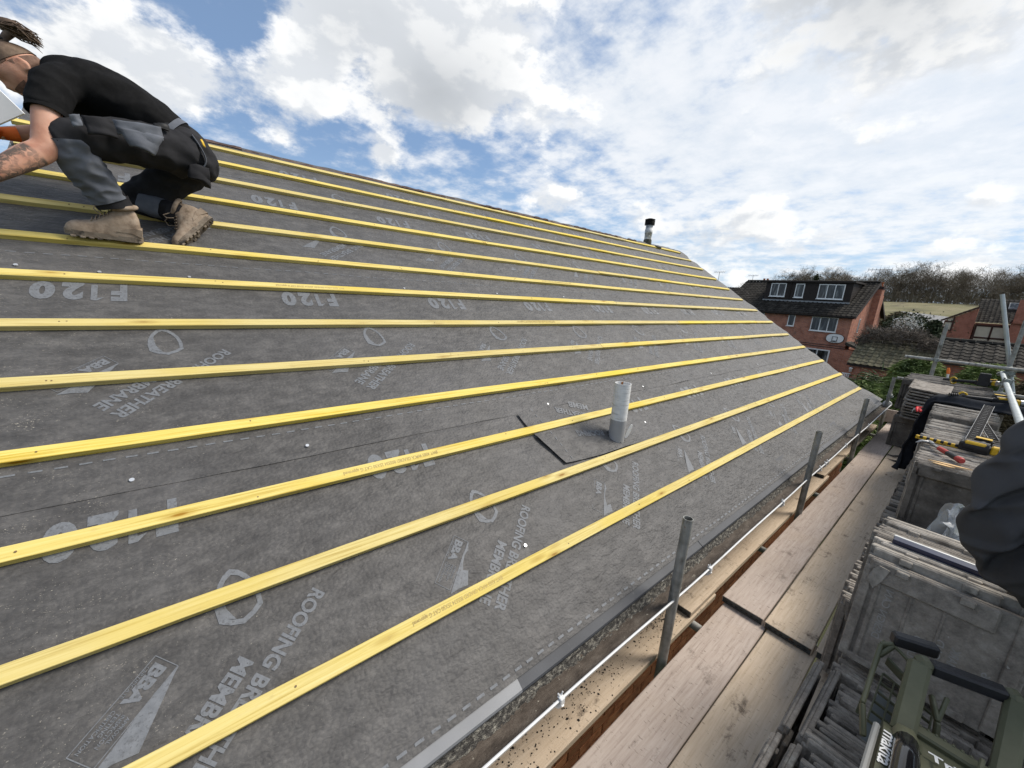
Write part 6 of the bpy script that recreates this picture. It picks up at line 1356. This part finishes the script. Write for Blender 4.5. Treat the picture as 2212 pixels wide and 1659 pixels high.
co_.add(vs, [(j * 21 + i, j * 21 + i + 1, (j + 1) * 21 + i + 1, (j + 1) * 21 + i) for j in range(3) for i in range(20)], None, True); co_.build('collar', M_shirt, person)
cfm = MB(); loft(cfm, [(-.4185, 3.011, .705, .0685, .0705), (-.4212, 3.005, .690, .0690, .0710), (-.4225, 3.002, .682, .0690, .0710)], 24, 3, caps=False); cfm.build('sleeve_hem', M_shirt, person)
# --- trousers
tr_ = MB()
loft(tr_, [(-.045, 3.27, .775, .170, .120), (.02, 3.272, .740, .180, .132), (.075, 3.27, .690, .190, .138), (.105, 3.265, .635, .180, .125), (.095, 3.26, .590, .14, .09)], 28, 4)
loft(tr_, [(.080, 3.17, .655, .108, .118), (.0, 3.13, .665, .104, .112), (-.12, 3.08, .655, .096, .104), (-.25, 3.02, .628, .086, .092), (-.345, 2.985, .596, .076, .080), (-.372, 2.985, .560, .070, .070)], 24, 4)
loft(tr_, [(-.345, 2.985, .610, .066, .066), (-.366, 2.99, .572, .070, .072), (-.335, 3.015, .500, .068, .070), (-.290, 3.055, .415, .062, .064), (-.258, 3.08, .345, .056, .058), (-.250, 3.085, .325, .054, .056)], 22, 4)
loft(tr_, [(.085, 3.35, .640, .105, .112), (.02, 3.38, .575, .098, .104), (-.08, 3.40, .495, .088, .092), (-.165, 3.405, .430, .076, .078), (-.185, 3.40, .400, .068, .066)], 22, 4)
loft(tr_, [(-.195, 3.40, .425, .062, .062), (-.165, 3.395, .388, .066, .060), (-.09, 3.36, .372, .062, .060), (-.01, 3.315, .352, .054, .054), (.030, 3.285, .340, .050, .050)], 20, 4)
fused(tr_, 'work_trousers', M_trou, person, .0075, 3, .014, 9., (1., 1., 1.6), 11.)
# grey panels and cuffs of the trousers
def patch_loft(name, m, secs, a0, a1, n=14, sub=5, lift=.006, ref=(0, 1, 0), wr=.009):
    Q = crom(secs, sub); k = len(Q); vs = []
    for i in range(k):
        p = Vector(Q[i][:3]); d = (Vector(Q[min(i + 1, k - 1)][:3]) - Vector(Q[max(i - 1, 0)][:3])).normalized(); u = Vector(ref); u = (u - d * u.dot(d)).normalized(); v = d.cross(u)
        for j in range(n + 1):
            a_ = a0 + (a1 - a0) * j / n; ed = min(1, 4 * min(j / n, 1 - j / n) + .0, 1); q = p + (u * math.cos(a_) * (Q[i][3] + lift * ed) + v * math.sin(a_) * (Q[i][4] + lift * ed))
            q += (q - p).normalized() * wr * ((1 - 2.4 * abs(nz(q.x * 11 + 2, q.y * 11, q.z * 26))) * .8 + .45 * nz(q.x * 33, q.y * 33, q.z * 40)); vs.append(tuple(q))
    return MB().add(vs, [(i * (n + 1) + j, i * (n + 1) + j + 1, (i + 1) * (n + 1) + j + 1, (i + 1) * (n + 1) + j) for i in range(k - 1) for j in range(n)], None, True).build(name, m, person)
SHIN = [(-.362, 2.99, .590, .070, .072), (-.352, 3.00, .540, .070, .072), (-.318, 3.03, .465, .068, .070), (-.282, 3.062, .395, .063, .065), (-.262, 3.078, .352, .059, .061)]
patch_loft('shin_panel', M_grey, SHIN, rad(95), rad(300), 40, 14, .018, wr=.012)
patch_loft('trouser_cuff', M_trou, [(-.264, 3.076, .356, .061, .063), (-.252, 3.084, .328, .060, .061), (-.247, 3.087, .312, .058, .060)], 0, 2 * math.pi, 24, 3, .012, wr=.003)
patch_loft('trouser_cuff', M_trou, [(-.01, 3.315, .352, .057, .057), (.022, 3.292, .343, .056, .056), (.042, 3.28, .338, .053, .053)], 0, 2 * math.pi, 22, 3, .012, wr=.003)
patch_loft('calf_panel', M_grey, [(-.14, 3.39, .385, .064, .061), (-.09, 3.362, .373, .062, .060), (-.04, 3.332, .362, .059, .058)], rad(110), rad(250), 12, 4, .016)
patch_loft('waistband', M_grey, [(-.005, 3.275, .765, .182, .132), (.012, 3.275, .752, .184, .134), (.028, 3.274, .740, .186, .136)], rad(75), rad(275), 26, 3, .008, wr=.002)
sm_ = MB(); loft(sm_, [(.115, 3.10, .765, .010, .004), (.150, 3.085, .700, .011, .004), (.165, 3.09, .640, .011, .004), (.135, 3.11, .585, .012, .004)], 8, 4); sm_.build('seat_stripe', M_grey, person)
# holster pockets
def flap(name, m, pts, th=.012, bulge=.02, n=8, sc_=.962):
    a_, b_, c_, d_ = [Vector(p) * sc_ for p in pts]; nr = (b_ - a_).cross(d_ - a_).normalized(); vs = []
    if nr.y > 0: nr = -nr
    for j in range(n + 1):
        for i in range(n + 1):
            u, v = i / n, j / n; p = a_.lerp(b_, u).lerp(d_.lerp(c_, u), v); p += nr * (bulge * math.sin(math.pi * u) * (.3 + .7 * v) + .010 * nz(p.x * 22, p.y * 22, p.z * 30) + .006 * nz(p.x * 60, p.z * 60)); vs.append(tuple(p))
    o = MB().add(vs, grid(lambda u, v: (0, 0, 0), n, n)[1], None, True).build(name, m); md = o.modifiers.new('t', 'SOLIDIFY'); md.thickness = th; md.offset = -1; baked(o, name); own(o, person); return o
flap('holster_pocket', M_grey, [(-.200, 3.035, .735), (-.020, 3.055, .755), (-.018, 3.055, .690), (-.205, 3.04, .668)], .010, .028)
flap('holster_pocket', M_grey, [(-.190, 3.030, .700), (-.015, 3.050, .705), (-.068, 3.035, .602), (-.145, 3.028, .628)], .014, .030)
flap('cargo_pocket', M_trou, [(-.305, 2.985, .708), (-.205, 3.01, .722), (-.195, 3.0, .640), (-.290, 2.98, .628)], .012, .024)
flap('logo_patch', M_grey, [(-.345, 2.945, .690), (-.310, 2.952, .704), (-.305, 2.95, .655), (-.335, 2.945, .640)], .004, .004)
flap('back_pouch', M_trou, [(.085, 3.13, .600), (.165, 3.16, .620), (.150, 3.16, .510), (.085, 3.12, .535)], .03, .02, 8, .985)
flap('belt_loop', M_dark, [(-.045, 3.075, .770), (.010, 3.085, .778), (.012, 3.08, .752), (-.045, 3.07, .745)], .012, .008, 8, .985)
yl = flap('yellow_tab', M_yel, [(.150, 3.13, .760), (.160, 3.135, .765), (.172, 3.14, .725), (.162, 3.135, .722)], .003, .001, 3, .985)
# --- boots (local x = toe, z = up)
def boot(M_, label=None):
    up = MB(); prof = [(-.125, .030, .045, .105), (-.118, .040, .12, .12), (-.09, .044, .168, .10), (-.055, .045, .178, .10), (-.02, .044, .160, .10), (.01, .043, .118, .09), (.05, .046, .088, .08), (.09, .049, .075, .07), (.125, .046, .068, .06), (.150, .036, .052, .05), (.160, .018, .034, .03)]
    Q = crom([(x, w_, h, 0) for x, w_, h, _ in prof], 4); n = 14; vs = []
    for x, w_, h, _ in Q:
        for k in range(n + 1):
            a_ = math.pi * k / n; yy = w_ * math.copysign(abs(math.cos(a_)) ** .75, math.cos(a_)); z = .018 + (h - .018) * abs(math.sin(a_)) ** .8; lean = -.10 * max(0, z - .10); vs.append((x + lean + .0025 * nz(x * 40, yy * 40, z * 40), yy * (1 - .25 * max(0, (z - .09) / .09)), z))
    up.add([M_ @ Vector(v) for v in vs], [(i * (n + 1) + k, i * (n + 1) + k + 1, (i + 1) * (n + 1) + k + 1, (i + 1) * (n + 1) + k) for i in range(len(Q) - 1) for k in range(n)], None, True)
    b = up.build('boot', M_boot, person)
    col = MB(); col.tube([M_ @ Vector((-.065 + .047 * math.cos(t), .036 * math.sin(t), .168 - .012 * math.cos(t))) for t in [2 * math.pi * q / 16 for q in range(17)]], .012, 8, False); own(col.build('boot_collar', M_boot), b)
    ol = [(-.132, 0), (-.126, .030), (-.10, .044), (-.06, .046), (-.01, .043), (.04, .046), (.09, .052), (.13, .046), (.158, .026), (.166, 0)]; ol = ol + [(x, -y) for x, y in ol[-2:0:-1]]
    so__ = MB(); so__.prism(ol, M_ @ Vector((0, 0, 0)), M_.to_3x3() @ Vector((1, 0, 0)), M_.to_3x3() @ Vector((0, 1, 0)), M_.to_3x3() @ Vector((0, 0, 1)), .026); s_o = so__.build('sole', M_sole); own(s_o, b)
    for q in range(9):
        x = -.11 + .031 * q; 
        if q == 3: continue
        for s_ in (-1, 1):
            t = MB(); w_ = .034 if q < 8 else .02; t.cbox((x - .010, s_ * .004 if s_ > 0 else -w_, -.008), (x + .010, w_ if s_ > 0 else -.004, .002), .002, M_ @ Matrix.Rotation(s_ * .25, 4, 'Z')); own(t.build('tread_lug', M_sole), s_o)
    hk = MB(); hk.prism([(-.128, .028), (-.09, .046), (-.03, .046), (-.045, .060), (-.10, .075), (-.13, .070)], M_ @ Vector((0, .0465, 0)), M_.to_3x3() @ Vector((1, 0, 0)), M_.to_3x3() @ Vector((0, 0, 1)), M_.to_3x3() @ Vector((0, -1, 0)), .093); own(hk.build('heel_counter', M_boot), b)
    lc = MB()
    for q in range(6):
        x = .062 - .016 * q; z = .092 + .011 * q; lc.tube([M_ @ Vector((x, .030, z - .012)), M_ @ Vector((x - .005, .0, z + .006)), M_ @ Vector((x, -.030, z - .012))], .0030, 5)
    for s_ in (-1, 1): lc.tube([M_ @ Vector((-.008, s_ * .01, .165)), M_ @ Vector((.035, s_ * .035, .170)), M_ @ Vector((.045, s_ * .045, .145)), M_ @ Vector((.02, s_ * .045, .120))], .0028, 5)
    own(lc.build('laces', M_boot, kind='stuff'), b)
    tg_ = MB(); tg_.cbox((-.075, -.0475, .135), (-.035, -.040, .152), .001, M_); own(tg_.build('side_tag', M_dark), b)
    return b
def bmat(o, fwd, up): x = Vector(fwd).normalized(); z = Vector(up); z = (z - x * z.dot(x)).normalized(); y = z.cross(x); return Matrix.Translation(o) @ Matrix((x, y, z)).transposed().to_4x4()
boot(bmat((-.290, 3.105, .158), (-1, -.02, .05), (.03, -.22, 1)))
boot(bmat((.095, 3.205, .242), (-.62, -.28, -.73), (-.74, .30, .62)))
# --- gloved hands
def hand(o, fwd, up, m, cuff=True):
    F = bmat(o, fwd, up); g = MB(); P_ = lambda *v: F @ Vector(v)
    loft(g, [(*P_(-.01, 0, 0), .034, .026), (*P_(.03, 0, 0), .042, .022), (*P_(.075, 0, 0), .042, .018), (*P_(.09, 0, 0), .036, .014)], 14, 3, ref=tuple(F.to_3x3() @ Vector((0, 1, 0))))
    for y, L_, c in ((.030, .068, .0), (.010, .078, .0), (-.010, .073, .0), (-.029, .058, .0)):
        g.tube([P_(.075, y, .0), P_(.085 + L_ * .35, y * 1.08, -.006), P_(.085 + L_ * .65, y * 1.1, -.024), P_(.080 + L_ * .75, y * 1.1, -.046)], [.0105, .010, .0095, .008], 8)
    g.tube([P_(.015, .034, -.004), P_(.045, .056, -.016), P_(.072, .060, -.032)], [.013, .012, .009], 8)
    fused(g, 'work_glove', m, person, .0045, 4)
    if cuff: c = MB(); loft(c, [(*P_(-.05, 0, 0), .037, .035), (*P_(-.02, 0, 0), .036, .031), (*P_(.005, 0, 0), .036, .027)], 16, 3, caps=False, ref=tuple(F.to_3x3() @ Vector((0, 1, 0)))); c.build('glove_cuff', m, person)
hand((-.665, 2.845, .312), (-.75, -.28, -.58), (-.4, .3, .8), M_gpalm); hand((-.640, 3.39, .636), (-.93, -.2, -.2), (0, .3, 1), M_glove)
# white sheet he is handling
ws = MB(); c0, u_, v_ = Vector((-.587, 3.60, .796)), Vector((-.183, .02, .235)), Vector((-.252, .05, -.190)); nrm = u_.cross(v_).normalized() * .018
ws.add([tuple(p) for p in (c0, c0 + u_, c0 + u_ + v_ * 1.1, c0 + v_)] + [tuple(p + nrm) for p in (c0, c0 + u_, c0 + u_ + v_ * 1.1, c0 + v_)], [(0, 1, 2, 3), (7, 6, 5, 4), (0, 4, 5, 1), (1, 5, 6, 2), (2, 6, 7, 3), (3, 7, 4, 0)])
tag(ws.build('white_board', mat('white_sheet', [(.72, .74, .76), (.80, .81, .82)], scale=3, rough=.6, bump=.1)), 'smooth white board held beyond the crouching roofer', 'board')
